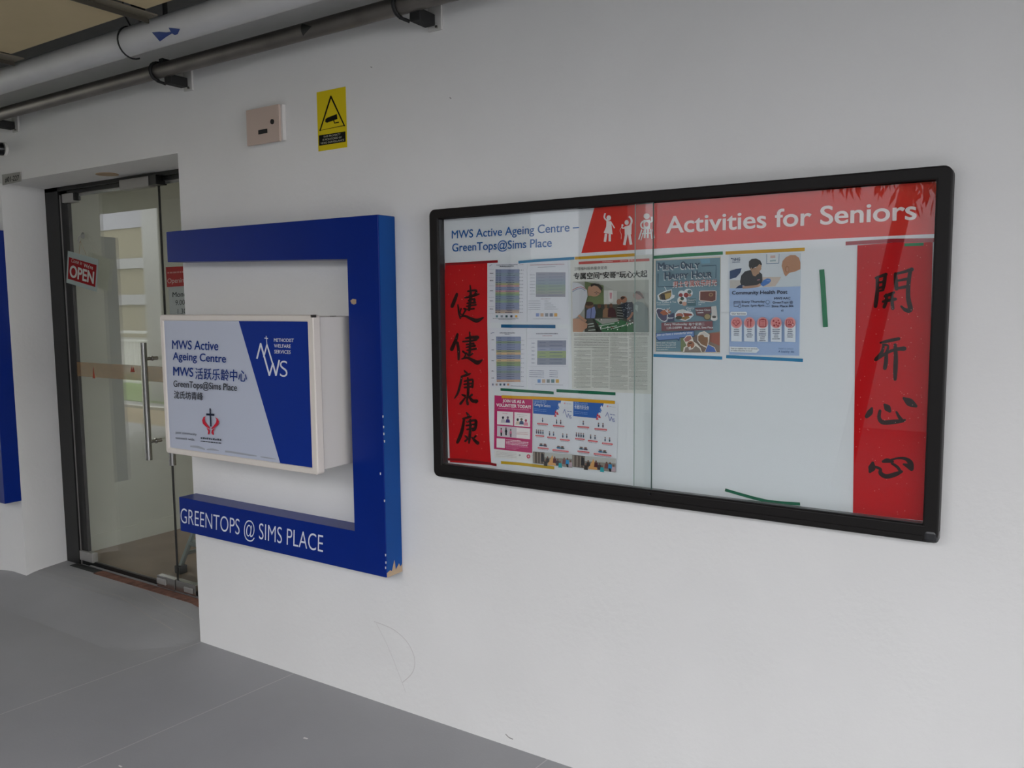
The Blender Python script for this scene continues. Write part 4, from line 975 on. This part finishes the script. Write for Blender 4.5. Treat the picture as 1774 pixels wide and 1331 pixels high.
# body behind a front frame; the body is set slightly in
MB().box(X0 + .03, X1 - .012, YL + .035, -0.0005, Z0 + .012, Z1 - .008).build('box_body', M_BODY, lb, bevel=.004)
fw = .026
fz = .024
ring(X0, X1, Z0, Z1, .012, fw * .8, fw * 1.15, fz, fz, YL, YL + .036, 'front_frame', M_CREAM, .005, lb)
MB().box(X0 + .012, X1 - .012, YL + .006, YL + .03, Z0 + .012, Z1 - .012).build('sign_panel', mat('sign_acrylic', '#bcc2d2', .35, spec=.3), lb)
YS = YL + .0055
fS = lambda a_, b_: at(270 + a_ / 6.117, 540 + b_ / 6.117, YS)
p = Print(fS, YS)
xr = at(527.8, 700, YS)[0]
tl = at(414, 558, YS); 
zt, zb = Z1 - fz + .002, Z0 + fz - .002
bl_ = at(487, 808, YS)
xt = tl[0] + (zt - tl[1]) * (bl_[0] - tl[0]) / (bl_[1] - tl[1]); xb = tl[0] + (zb - tl[1]) * (bl_[0] - tl[0]) / (bl_[1] - tl[1])
p.lay([(xt, zt), (X1 - fw, zt), (X1 - fw, zb), (xb, zb)], [(0, 1, 2, 3)], '#0c2f8a')
p.build('blue_panel', lb)
p = Print(fS, YS - .0006)
NB = '#16357f'; NK = '#20242e'
p.text('MWS Active', 175, 395, 662, 410, 90, NB, .018); p.text('Ageing Centre', 185, 508, 745, 540, 78, NB, .018)
p.text('MWS', 190, 675, 400, 690, 90, NB, .018); p.text('活跃乐龄中心', 425, 705, 970, 735, 88, NB, .012)
p.text('GreenTops@Sims Place', 195, 795, 867, 840, 66, NK, .006); p.text('沈氏坊青峰', 202, 912, 508, 936, 62, NK, .008)
OY = 856.4
p.text('joint community', 220, OY + 435, 443, OY + 455, 26, NK, 0); p.text('outreach with:', 220, OY + 490, 422, OY + 512, 26, NK, 0)
p.line([(586, OY + 168), (594, OY + 360)], 14, '#1d2338'); p.line([(545, OY + 232), (632, OY + 237)], 22, '#1d2338')
RC = '#c32036'
p.poly([(540, OY + 250), (515, OY + 262), (502, OY + 295), (510, OY + 330), (545, OY + 365), (580, OY + 385), (588, OY + 378), (560, OY + 345), (535, OY + 310), (530, OY + 275)], RC)
p.poly([(640, OY + 260), (668, OY + 280), (680, OY + 310), (672, OY + 340), (640, OY + 370), (604, OY + 388), (598, OY + 380), (625, OY + 350), (648, OY + 320), (655, OY + 288)], RC)
p.poly([(548, OY + 372), (580, OY + 392), (584, OY + 420), (578, OY + 442), (562, OY + 443), (566, OY + 410)], RC); p.poly([(642, OY + 378), (606, OY + 396), (600, OY + 425), (610, OY + 446), (628, OY + 450), (622, OY + 412)], RC)
p.fuzz(487, OY + 490, 708, OY + 512, 20, '#4a4e5a', 14, 20, 5); p.fuzz(487, OY + 518, 708, OY + 542, 10, NK, 12, 34, 4)
p.build('lettering', lb)
p = Print(fS, YS - .0006)
LW = '#dcdfe8'
p.segs([(1072, 500), (1112, 340), (1205, 675), (1242, 550), (1275, 675), (1310, 512)], 17, LW); p.segs([(1145, 485), (1180, 350), (1255, 600)], 14, LW)
p.line([(1172, 258), (1180, 345)], 7, LW); p.line([(1154, 280), (1192, 285)], 9, LW)
p.text('S', 1318, 690, 1398, 693, 170, LW, -.01)
p.text('METHODIST', 1255, 320, 1465, 324, 36, LW, .01); p.text('WELFARE', 1257, 380, 1433, 386, 36, LW, .01); p.text('SERVICES', 1260, 442, 1433, 448, 36, LW, .01)
p.build('emblem', lb)
# smudges under the lettering
p = Print(fS, YS - .0003)
for a_ in ([(365, OY + 572, .8), (450, OY + 580, 1.2), (520, OY + 605, .7)], [(540, OY + 606, .6), (600, OY + 605, 1), (668, OY + 618, .4)], [(735, OY + 625, 1), (830, OY + 638, 1), (980, OY + 662, .9), (1070, OY + 675, .5)], [(1110, OY + 682, .4), (1190, OY + 695, .7), (1270, OY + 708, .3)]):
    p.line(a_, 20, '#a2a5b0', True)
p.build('smudge', lb)
for q, w_, h_ in (((-2.216, YL + .004, 1.508), .006, .005), ((-2.345 + .09, -.10, 1.503), .012, .003)):
    MB().box(q[0] - w_, q[0] + .0055, q[1] - .004, q[1] + .012, q[2] - h_, q[2] + h_).build('paint_chip', M_DARKCHIP, lb)
MB().box(X1 - .009, X1 - .0115, YL + .039, YL + .042, Z0 + .01, Z1 - .01).build('joint_line', M_DARKCHIP, lb)

# ================================================================ WALL ITEMS
mx0, mz0 = -2.778, 2.187
jb = thing('junction_box', 'square beige electrical box with a key hole high on the white wall', 'electrical box', (-2.68, 0, 2.187))
MB().box(-2.772, -2.579, -0.018, -0.0005, 2.19, 2.327).build('box_body', mat('box_white', '#d2cfcb', .6), jb, bevel=.002)
MB().box(-2.780, -2.588, -0.028, -0.018, 2.186, 2.326).build('cover_plate', mat('cover_beige', '#c4b0a3', .45), jb, bevel=.002)
cx, cz = at(472, 211, -.028)
MB().tube([(cx, -.031, cz), (cx, -.028, cz)], .010, 14).build('key_hole', M_RUBBER, jb)
x0, z0 = at(448, 233, -.028); x1, z1 = at(463, 223, -.028)
MB().box(x0, x1, -.0295, -.028, z0, z1).build('label_plate', M_RUBBER, jb)
# CCTV notice
cc = tag(MB().box(-2.405, -2.255, -.0018, -.0003, 2.130, 2.349, '#d9c21c').build('warning_sign', INK), 'yellow upright CCTV warning sign with a black triangle on the wall', 'warning sign')
p = Print(crop(400, 0, 3.915, 0), -.0021)
K_ = '#15140f'
p.line([(681, 655), (608, 885), (772, 852), (681, 655)], 11, K_); 
for q in ((681, 655), (608, 885), (772, 852)): p.disc(q[0], q[1], 6, 6, K_, 8)
p.poly([(645, 808), (660, 798), (722, 774), (726, 808), (655, 834), (642, 828)], K_); p.line([(700, 815), (706, 836), (736, 830)], 8, K_)
p.poly([(600, 920), (780, 892), (782, 962), (602, 990)], K_)
Wc = '#b9b7a4'
p.text('THIS PROPERTY', 630, 936, 746, 918, 13, Wc); p.text('IS MONITORED BY', 626, 957, 756, 938, 13, Wc); p.text('VIDEO SURVEILLANCE', 612, 981, 772, 956, 13, Wc)
p.build('printed_design', cc)
# door number plate
dn = tag(MB().prism_y([at(5, 303), at(37, 298), at(38, 314), at(6, 321)][::-1], -.005, -.0003, '#9a9893').build('number_plate', INK), 'small grey unit number plate reading #01-227 above the door corner', 'number plate')
p = Print(lambda a_, b_: at(a_, b_, -.005), -.0054)
p.text('#01-227', 9, 316, 33, 312, 8.5, '#2c2b2a', .02)
p.build('lettering', dn)
# round camera at the far left
sc_ = thing('security_camera', 'small black camera on a round white mount at the left edge of the wall', 'security camera', (-4.80, 0, 2.37))
cx, cz = at(9, 259, 0.0)
def cyl_y(x, z, y0, y1, r, name, m, par, seg=24): return MB().tube([(x, y0, z), (x, y1, z)], r, seg).build(name, m, par, smooth=True)
cyl_y(cx, cz, -.014, -.0005, .036, 'mount', mat('mount_white', '#cfcdc8', .5), sc_)
MB().tube([(cx - .01, -.075, cz - .006), (cx - .008, -.06, cz - .004), (cx, -.014, cz)], [.026, .033, .034], 20).build('camera_body', mat('camera_black', '#0e0e10', .3), sc_, smooth=True)
# second blue frame at the left edge
b2f = thing('sign_frame', 'dark blue sign frame cut off by the left edge of the picture', 'sign frame', (-5.3, 0, .47))
MB().prism_z([(-4.97, -.09), (-4.815, -.09), (-4.815, -.0005), (-4.97, -.0005)], .472, 1.962).build('frame_body', M_BLUE, b2f, bevel=.002)
MB().prism_z([(-6.03, -.09), (-4.97, -.09), (-4.97, -.0005), (-6.03, -.0005)], 1.81, 1.962).build('frame_body', M_BLUE, b2f, bevel=.002)
MB().prism_z([(-6.03, -.09), (-4.97, -.09), (-4.97, -.0005), (-6.03, -.0005)], .472, .625).build('frame_body', M_BLUE, b2f, bevel=.002)
bpy.context.view_layer.update()

# ================================================================ GLASS DOOR
YD = .275
ZF = .05
dr = thing('door_1', None, None, (-4.0, YD, 0), kind='structure')
FX0 = at(91, 560, YD - .015)[0]; FX1 = at(113, 560, YD - .015)[0]; FX2 = at(129.5, 560, YD)[0]
MB().box(FX0, FX1, YD - .015, YD + .05, .03, 2.213).build('door_frame', M_BLACK, dr, bevel=.002)
MB().box(FX1, FX2, YD + .0, YD + .02, .03, 2.213).build('door_frame', M_BLACK, dr, bevel=.002)
MB().box(FX1 - .001, FX1 + .002, YD - .006, YD + .0, .05, 2.17).build('frame_bead', M_SATIN, dr)
MB().box(FX0, -3.27, YD - .015, YD + .06, 2.190, 2.213).build('head_frame', M_BLACK, dr, bevel=.002)
MB().box(FX1, -3.27, YD + .0, YD + .06, 2.172, 2.195).build('head_frame', M_BLACK, dr)
MB().box(FX1, -3.27, YD + .012, YD + .016, 2.155, 2.175).build('head_bead', M_SATIN, dr)
GX0 = FX2 - .004; SM = at(297, 800, YD)[0]
gl1 = MB().box(GX0, SM - .003, YD, YD + .010, ZF + .03, 2.160).build('glass_leaf', DGLASS, dr)
gl2 = MB().box(SM + .003, SM + .90, YD, YD + .010, ZF + .03, 2.160).build('glass_leaf', DGLASS, dr)
MB().box(SM - .0032, SM + .0032, YD + .0005, YD + .0095, ZF + .03, 2.160).build('glass_edge', M_RUBBER, dr)
def px_box(x0, y0, x1, y1, yf, yb, m, name, bevel=.003, parent=None):
    a = at(x0, (y0 + y1) / 2, yf); b = at(x1, (y0 + y1) / 2, yf); c = at((x0 + x1) / 2, y0, yf); d = at((x0 + x1) / 2, y1, yf)
    return MB().box(a[0], b[0], yf, yb, d[1], c[1]).build(name, m, parent or dr, bevel=bevel)
px_box(107, 335, 125, 351, YD - .016, YD + .024, M_SATIN, 'patch_fitting')
px_box(124, 334, 130, 347, YD - .010, YD + .022, M_RUBBER, 'pivot_block')
px_box(206, 308.5, 256, 326.5, YD - .045, YD - .001, mat('closer_grey', '#8f8c88', .4, metal=.3), 'door_closer')
px_box(255, 303, 270, 320, YD - .040, YD + .022, M_BLACK, 'pivot_block')
px_box(138, 957, 160, 973, YD - .014, YD + .020, M_SATIN, 'patch_fitting')
px_box(272, 1001, 302.5, 1020, YD - .014, YD + .020, M_STEEL, 'patch_fitting')
px_box(304.5, 1010, 338, 1029, YD - .014, YD + .020, M_STEEL, 'patch_fitting')
px_box(271, 1003, 286, 1013, YD - .022, YD - .013, M_SATIN, 'lock', .004)
px_box(318, 1019, 333, 1028, YD - .022, YD - .013, M_SATIN, 'lock', .004)
MB().box(GX0, -3.27, YD - .002, YD + .012, ZF + .008, ZF + .031).build('bottom_rail', M_BLACK, dr)
YH = YD - .075
def handle(px0, py0, px1, py1):
    a = at(px0, py0, YH); b = at(px1, py1, YH); x = (a[0] + b[0]) / 2
    h = MB().tube([(x, YH, b[1]), (x, YH, b[1] + .605)], .0165, 20).build('pull_handle', M_STEEL, dr, smooth=True)
    for z in (b[1] + .094, b[1] + .522):
        MB().tube([(x, YH, z), (x, YH + .04, z), (x, YH + .0405, z), (x, YH + .0475, z), (x, YH + .048, z), (x, YD, z)], [.009, .009, .0135, .0135, .010, .010], 14).build('stand_off', M_STEEL, h, smooth=True)
handle(248.5, 596, 258, 797); handle(290, 604, 299, 806)
# frosted sticker band on the glass
p = Print(lambda a_, b_: at(a_, b_, YD - .001), YD - .0012)
M_BAND = bpy.data.materials.new('amber_film'); M_BAND.use_nodes = True
nt = M_BAND.node_tree; nt.nodes['Principled BSDF'].inputs['Base Color'].default_value = (*lin('#b08a5c'), 1); nt.nodes['Principled BSDF'].inputs['Alpha'].default_value = .3; nt.nodes['Principled BSDF'].inputs['Roughness'].default_value = .5
z0_, z1_ = at(180, 655, YD)[1], at(180, 630, YD)[1]
MB().box(GX0, SM - .01, YD - .0012, YD - .0004, z0_, z1_).build('safety_film', M_BAND, gl1)
mb = MB()
for px in (162, 228, 231):
    x, z = at(px, 641, YD - .0014); mb.add([(x - .012, YD - .0014, z - .035 * (px == 162) - .012), (x + .012, YD - .0014, z - .035 * (px == 162) - .012), (x, YD - .0014, z + .02)], [(0, 1, 2)])
mb.build('film_mark', mat('film_red', '#a5412c', .6), gl1)
# opening hours notice behind the right leaf
po = tag(MB().box(at(287, 500, YD)[0] + .008, -3.35, YD + .0112, YD + .012, .80, at(290, 463, YD)[1], '#cfcfd2').build('opening_hours_notice', INK), 'white opening hours notice with a red heading stuck behind the right door glass', 'notice')
p = Print(lambda a_, b_: at(a_, b_, YD + .0105), YD + .0110)
p.poly([(287, 463), (330, 461), (331, 495), (289, 497.5)], '#c4161c')
p.text('Opening', 290, 491, 323, 489, 8, '#f0c9c6', 0); p.fuzz(290, 474, 330, 472, 3, '#e89a96', 3, 6, 1)
p.text('Monday', 299, 515, 333, 513, 8.5, '#26262a', .01); p.text('9.00am', 304, 529, 332, 527, 8.5, '#3a3a3e', 0); p.text('1.30pm', 308, 544, 336, 542, 8.5, '#3a3a3e', 0)
p.build('lettering', po)
# hanging OPEN sign
os_ = thing('open_sign', 'small tilted Come in We\'re OPEN sign hanging on the door glass', 'sign', (0, 0, 0))
OW, OH = .256, .176
p = Print(lambda a_, b_: (a_, b_), -.0012)
MB().box(-OW / 2, OW / 2, -.001, .001, -OH / 2, OH / 2, '#a4b0ac').build('sign_plate', INK, os_)
p.poly([(-OW / 2 + .012, OH / 2 - .032), (OW / 2 - .012, OH / 2 - .032), (OW / 2 - .012, -OH / 2 + .024), (-OW / 2 + .012, -OH / 2 + .024)], '#8e1f22')
tx = Print(lambda a_, b_: (a_, -b_), -.0012); tx.n = 3
tx.mb = p.mb
tx.text('Come in', -.095, -.032, -.005, -.032, .022, '#c3bfb8', -.005, .2); tx.text('We\'re', .012, -.026, .088, -.026, .02, '#c3bfb8', .02)
tx.text('OPEN', -.1, .048, .1, .048, .062, '#c9c8c2', .035)
tx.build('printed_design', os_)
os_.location = (-4.600 * .9734, -2.32677 + 2.62677 * .9734, 1.55 + .195 * .9734)
os_.rotation_euler = (.03, .217, .10)
hk = thing('suction_hook', 'clear suction hook with a beige cord holding the open sign', 'hook', (at(138, 412, YD)[0], YD, at(138, 412, YD)[1]))
hx, hz = at(138, 408, YD - .02)
MB().tube([(hx, YD - .002, hz), (hx, YD - .012, hz)], [.018, .006], 16).build('suction_cup', mat('clear_plastic', '#8f918c', .2), hk)
MB().tube([(hx, YD - .012, hz), (hx, YD - .025, hz - .01), (hx, YD - .03, hz - .035), (hx, YD - .02, hz - .04)], .003, 8).build('hook_arm', M_SATIN, hk)
e1 = at(137, 441, .228); e2 = at(149, 441, .228); hp = at(139, 417, .25)
MB().tube([(e1[0], .228, e1[1]), (hp[0], .25, hp[1]), (e2[0], .228, e2[1])], .0013, 6).build('cord', mat('cord_beige', '#a39070', .8), hk)

# step ladder inside
ld = thing('step_ladder', 'aluminium step ladder standing on the brown floor behind the right door glass', 'ladder', (-3.85, .7, .05))
M_ALU = mat('ladder_alu', '#9fa8a6', .35, metal=.7)
feet = [(-4.09, .48), (-4.05, .94), (-3.61, .48), (-3.65, .94)]
tops = [(-3.97, .68), (-3.97, .72), (-3.73, .68), (-3.73, .72)]
HL = .66
for (fx, fy), (tx_, ty_) in zip(feet, tops):
    MB().tube([(fx, fy, .09), (tx_, ty_, HL)], .014, 8).build('leg', M_ALU, ld)
    MB().box(fx - .025, fx + .025, fy - .025, fy + .025, .05, .095).build('foot', M_RUBBER, ld, bevel=.004)
def lp(i, t): return tuple(lerp(a_, b_, t) for a_, b_ in zip((*feet[i], .09), (*tops[i], HL)))
for t in (.22, .55):
    a_, b_ = lp(0, t), lp(2, t)
    MB().box(a_[0], b_[0], a_[1] - .01, a_[1] + .08, a_[2] - .012, a_[2] + .012).build('step', M_ALU, ld)
    a_, b_ = lp(1, t), lp(3, t); MB().tube([a_, b_], .01, 8).build('brace', M_ALU, ld)
a_, b_ = lp(0, .12), lp(1, .12); MB().tube([a_, b_], .012, 8).build('brace', M_ALU, ld)
MB().box(-4.01, -3.69, .62, .80, HL - .01, HL + .02).build('top_step', M_ALU, ld, bevel=.005)

# ================================================================ PIPES AND CEILING
PY, PZ, PR = -.10, 2.537, .0295
gp = thing('galvanised_pipe', 'dark galvanised metal pipe running along the wall above the door', 'pipe', (-2.5, PY, PZ))
MB().tube([(-9, PY, PZ - .02), (-4.6, PY, PZ - .012), (-1.7, PY, PZ + .004), (3, PY, PZ + .02)], PR, 28).build('pipe_body', M_GALV, gp, smooth=True)
def ring_strip(x0, x1, y, z, r, a0, a1, n=10):
    L = []
    for k in range(n + 1):
        t = math.radians(lerp(a0, a1, k / n)); L += [(x0, y - math.cos(t) * r, z + math.sin(t) * r), (x1, y - math.cos(t) * r, z + math.sin(t) * r)]
    return L, [(2 * i, 2 * i + 1, 2 * i + 3, 2 * i + 2) for i in range(n)]
def solid_patch(mb, pts, y, z, r):     # pts (x, angle) polygon on a cylinder, subdivided along the angle by the caller
    mb.add([(x, y - math.cos(math.radians(t)) * r, z + math.sin(math.radians(t)) * r) for x, t in pts], [tuple(range(len(pts)))])
xa = at(532, 50, PY)[0]
mb = MB()
for i in range(6):
    t0, t1 = -48 + 14 * i, -34 + 14 * i
    f = lambda t: .055 * max(0, 1 - abs(t + 6) / 42)
    solid_patch(mb, [(xa, t0), (xa + f(t0) + .001, t0), (xa + f(t1) + .001, t1), (xa, t1)], PY, PZ + .001, PR + .0012)
mb.build('flow_arrow', mat('arrow_black', '#151515', .5), gp)
def bracket(x, label, dz=0.0):
    b = thing('pipe_clamp', label, 'pipe clamp', (x, 0, PZ), 'clamps holding the galvanised pipe')
    z = PZ + dz
    L = [(x - .035, PY - math.cos(t) * (PR + .006), z + math.sin(t) * (PR + .006)) for t in [math.radians(a) for a in range(-100, 101, 20)]]
    MB().tube(L, .0065, 8).build('strap', M_RUBBER, b)
    MB().tube([(x - .035, PY - .01, z + PR + .006), (x - .01, PY + .02, z + PR + .004), (x + .005, PY + .02, z + PR + .002)], .006, 8).build('strap', M_RUBBER, b)
    MB().box(x - .005, x + .02, PY - .012, PY + .03, z + PR - .002, z + PR + .016).build('buckle', M_RUBBER, b)
    MB().box(x + .0, x + .045, PY + .005, -.012, z - PR - .026, z - PR + .012).build('clamp_block', M_RUBBER, b, bevel=.004)
    MB().tube([(x - .035, PY - .005, z - PR - .008), (x - .01, PY + .02, z - PR - .02)], .006, 8).build('strap', M_RUBBER, b)
    MB().box(x + .01, x + .068, -.010, -.0004, z - PR - .040, z + PR - .01).build('wall_plate', mat('plate_paint', '#bdbbb7', .6), b, bevel=.002)
    for q in (.05,): MB().tube([(x + q, -.016, z - PR - .03), (x + q, -.009, z - PR - .03)], .005, 8).build('screw', M_STEEL, b)
bracket(at(333, 130, 0)[0] - .06, 'black clamp on a white wall plate holding the galvanised pipe, above the door corner', -.006)
bracket(at(764, 25, 0)[0] - .06, 'black clamp on a white wall plate, at the top edge left of the notice board', .002)
bracket(at(33, 222, 0)[0] - .06, 'black clamp holding the galvanised pipe at the far left above the small camera', -.012)
# white drain pipe
WY, WZ, WR = -.30, 2.583, .052
wp = thing('drain_pipe', 'thick white painted drain pipe with a blue arrow below the ceiling', 'pipe', (-3.0, WY, WZ))
MB().tube([(-12, WY, WZ - .03), (-4.1, WY, WZ - .002), (-2.3, WY, WZ + .004), (3, WY, WZ + .03)], WR, 36).build('pipe_body', M_WHITEPIPE, wp, smooth=True)
mb = MB()
# blue arrow: tail wedge, neck, head, wrapped round the lower front of the pipe
def on_pipe(px, py):
    v = ray(px, py); o_ = CAM; a_ = v[1] ** 2 + v[2] ** 2; oy, oz = o_[1] - WY, o_[2] - (WZ + .001)
    b_ = oy * v[1] + oz * v[2]; c_ = oy * oy + oz * oz - (WR + .0015) ** 2
    d = b_ * b_ - a_ * c_
    t = (-b_ - math.sqrt(max(d, 0))) / a_
    return tuple(o_ + t * v)
def pipe_poly(pts):
    c = (sum(q[0] for q in pts) / len(pts), sum(q[1] for q in pts) / len(pts))
    ring = []
    for i in range(len(pts)):
        a_, b_ = pts[i], pts[(i + 1) % len(pts)]
        ring += [(lerp(a_[0], b_[0], k / 4), lerp(a_[1], b_[1], k / 4)) for k in range(4)]
    n = len(ring); vs = []
    for s_ in (1, .66, .33): vs += [on_pipe(lerp(c[0], q[0], s_), lerp(c[1], q[1], s_)) for q in ring]
    vs.append(on_pipe(*c)); fs = []
    for l in range(2): fs += [(l * n + i, l * n + (i + 1) % n, (l + 1) * n + (i + 1) % n, (l + 1) * n + i) for i in range(n)]
    fs += [(2 * n + i, 2 * n + (i + 1) % n, 3 * n) for i in range(n)]
    mb.add(vs, fs)
pipe_poly([(263, 56), (276, 55), (288, 56), (296, 55), (298, 58), (288, 64), (277, 72)])
pipe_poly([(292, 48), (312, 50), (308, 59), (303, 61), (298, 58), (295, 54)])
mb.build('flow_arrow', mat('arrow_blue', '#12357c', .5), wp)
# hanger wire and clips above the pipe
hw = thing('pipe_hanger', 'thin dark wire hanger looped around the white drain pipe', 'pipe hanger', (-3.08, WY, WZ))
xh = at(200, 70, -.35)[0] + .03
L = []
for k in range(22):
    t = math.radians(-60 + k * 300 / 21 - 90)
    L.append((xh - .03 + .05 * (k / 21), WY + math.cos(t) * (WR + .012), WZ - .004 + math.sin(t) * (WR + .012)))
L = [(xh, WY + math.cos(t) * (WR + .008), WZ - .006 + math.sin(t) * (WR + .008)) for t in [math.radians(a) for a in range(-60, -271, -15)]] 
MB().tube(L + [(xh, WY - .03, WZ + .10), (xh + .02, WY - .04, 2.779)], .0032, 8).build('wire', M_RUBBER, hw)
MB().tube([(xh + .09, WY, WZ + WR - .004), (xh + .06, WY - .02, WZ + .09), (xh + .05, WY - .03, 2.779)], .011, 8).build('clip', M_RUBBER, hw)
MB().tube([(xh + .22, WY + .0, WZ + WR - .004), (xh + .22, WY, 2.70)], .009, 8).build('clip', M_RUBBER, hw)
# cream ceiling boards on metal runners
M_TILE = mat('cream_board', '#cdbb93', .8, noise=.04, nscale=4)
ZT = 2.62
def board(x0, x1, label):
    return tag(MB().box(x0, x1, -2.2, -.418, ZT, ZT + .012).build('ceiling_board', M_TILE), label, 'ceiling board', 'cream ceiling boards beside the drain pipe')
board(-3.79, -2.905, 'large cream ceiling board in the top left corner between two metal runners')
board(-2.83, -1.95, 'sliver of cream ceiling board right of the metal runner at the top edge')
board(-4.78, -3.875, 'cream ceiling board left of the left metal runner, cut off by the picture edge')
def runner(x0, x1, label):
    t = thing('ceiling_runner', label, 'ceiling runner', ((x0 + x1) / 2, -1.2, ZT), 'metal runners under the ceiling boards')
    MB().box(x0, x1, -2.2, -.36, ZT - .006, ZT - .001).build('flange', mat('runner_metal', '#8a8271', .4, metal=.5), t)
    MB().box(x0 + .0, x0 + .006, -2.2, -.36, ZT - .022, ZT - .006).build('web', mat('runner_dark', '#4a453c', .5, metal=.4), t)
    MB().box(x0 + .03, x0 + .045, -.44, -.40, ZT - .001, 2.78).build('strut', M_RUBBER, t)
    return t
runner(-2.905, -2.845, 'metal runner between the two cream ceiling boards at the top left')
runner(-3.885, -3.80, 'metal runner at the left edge of the large cream ceiling board')
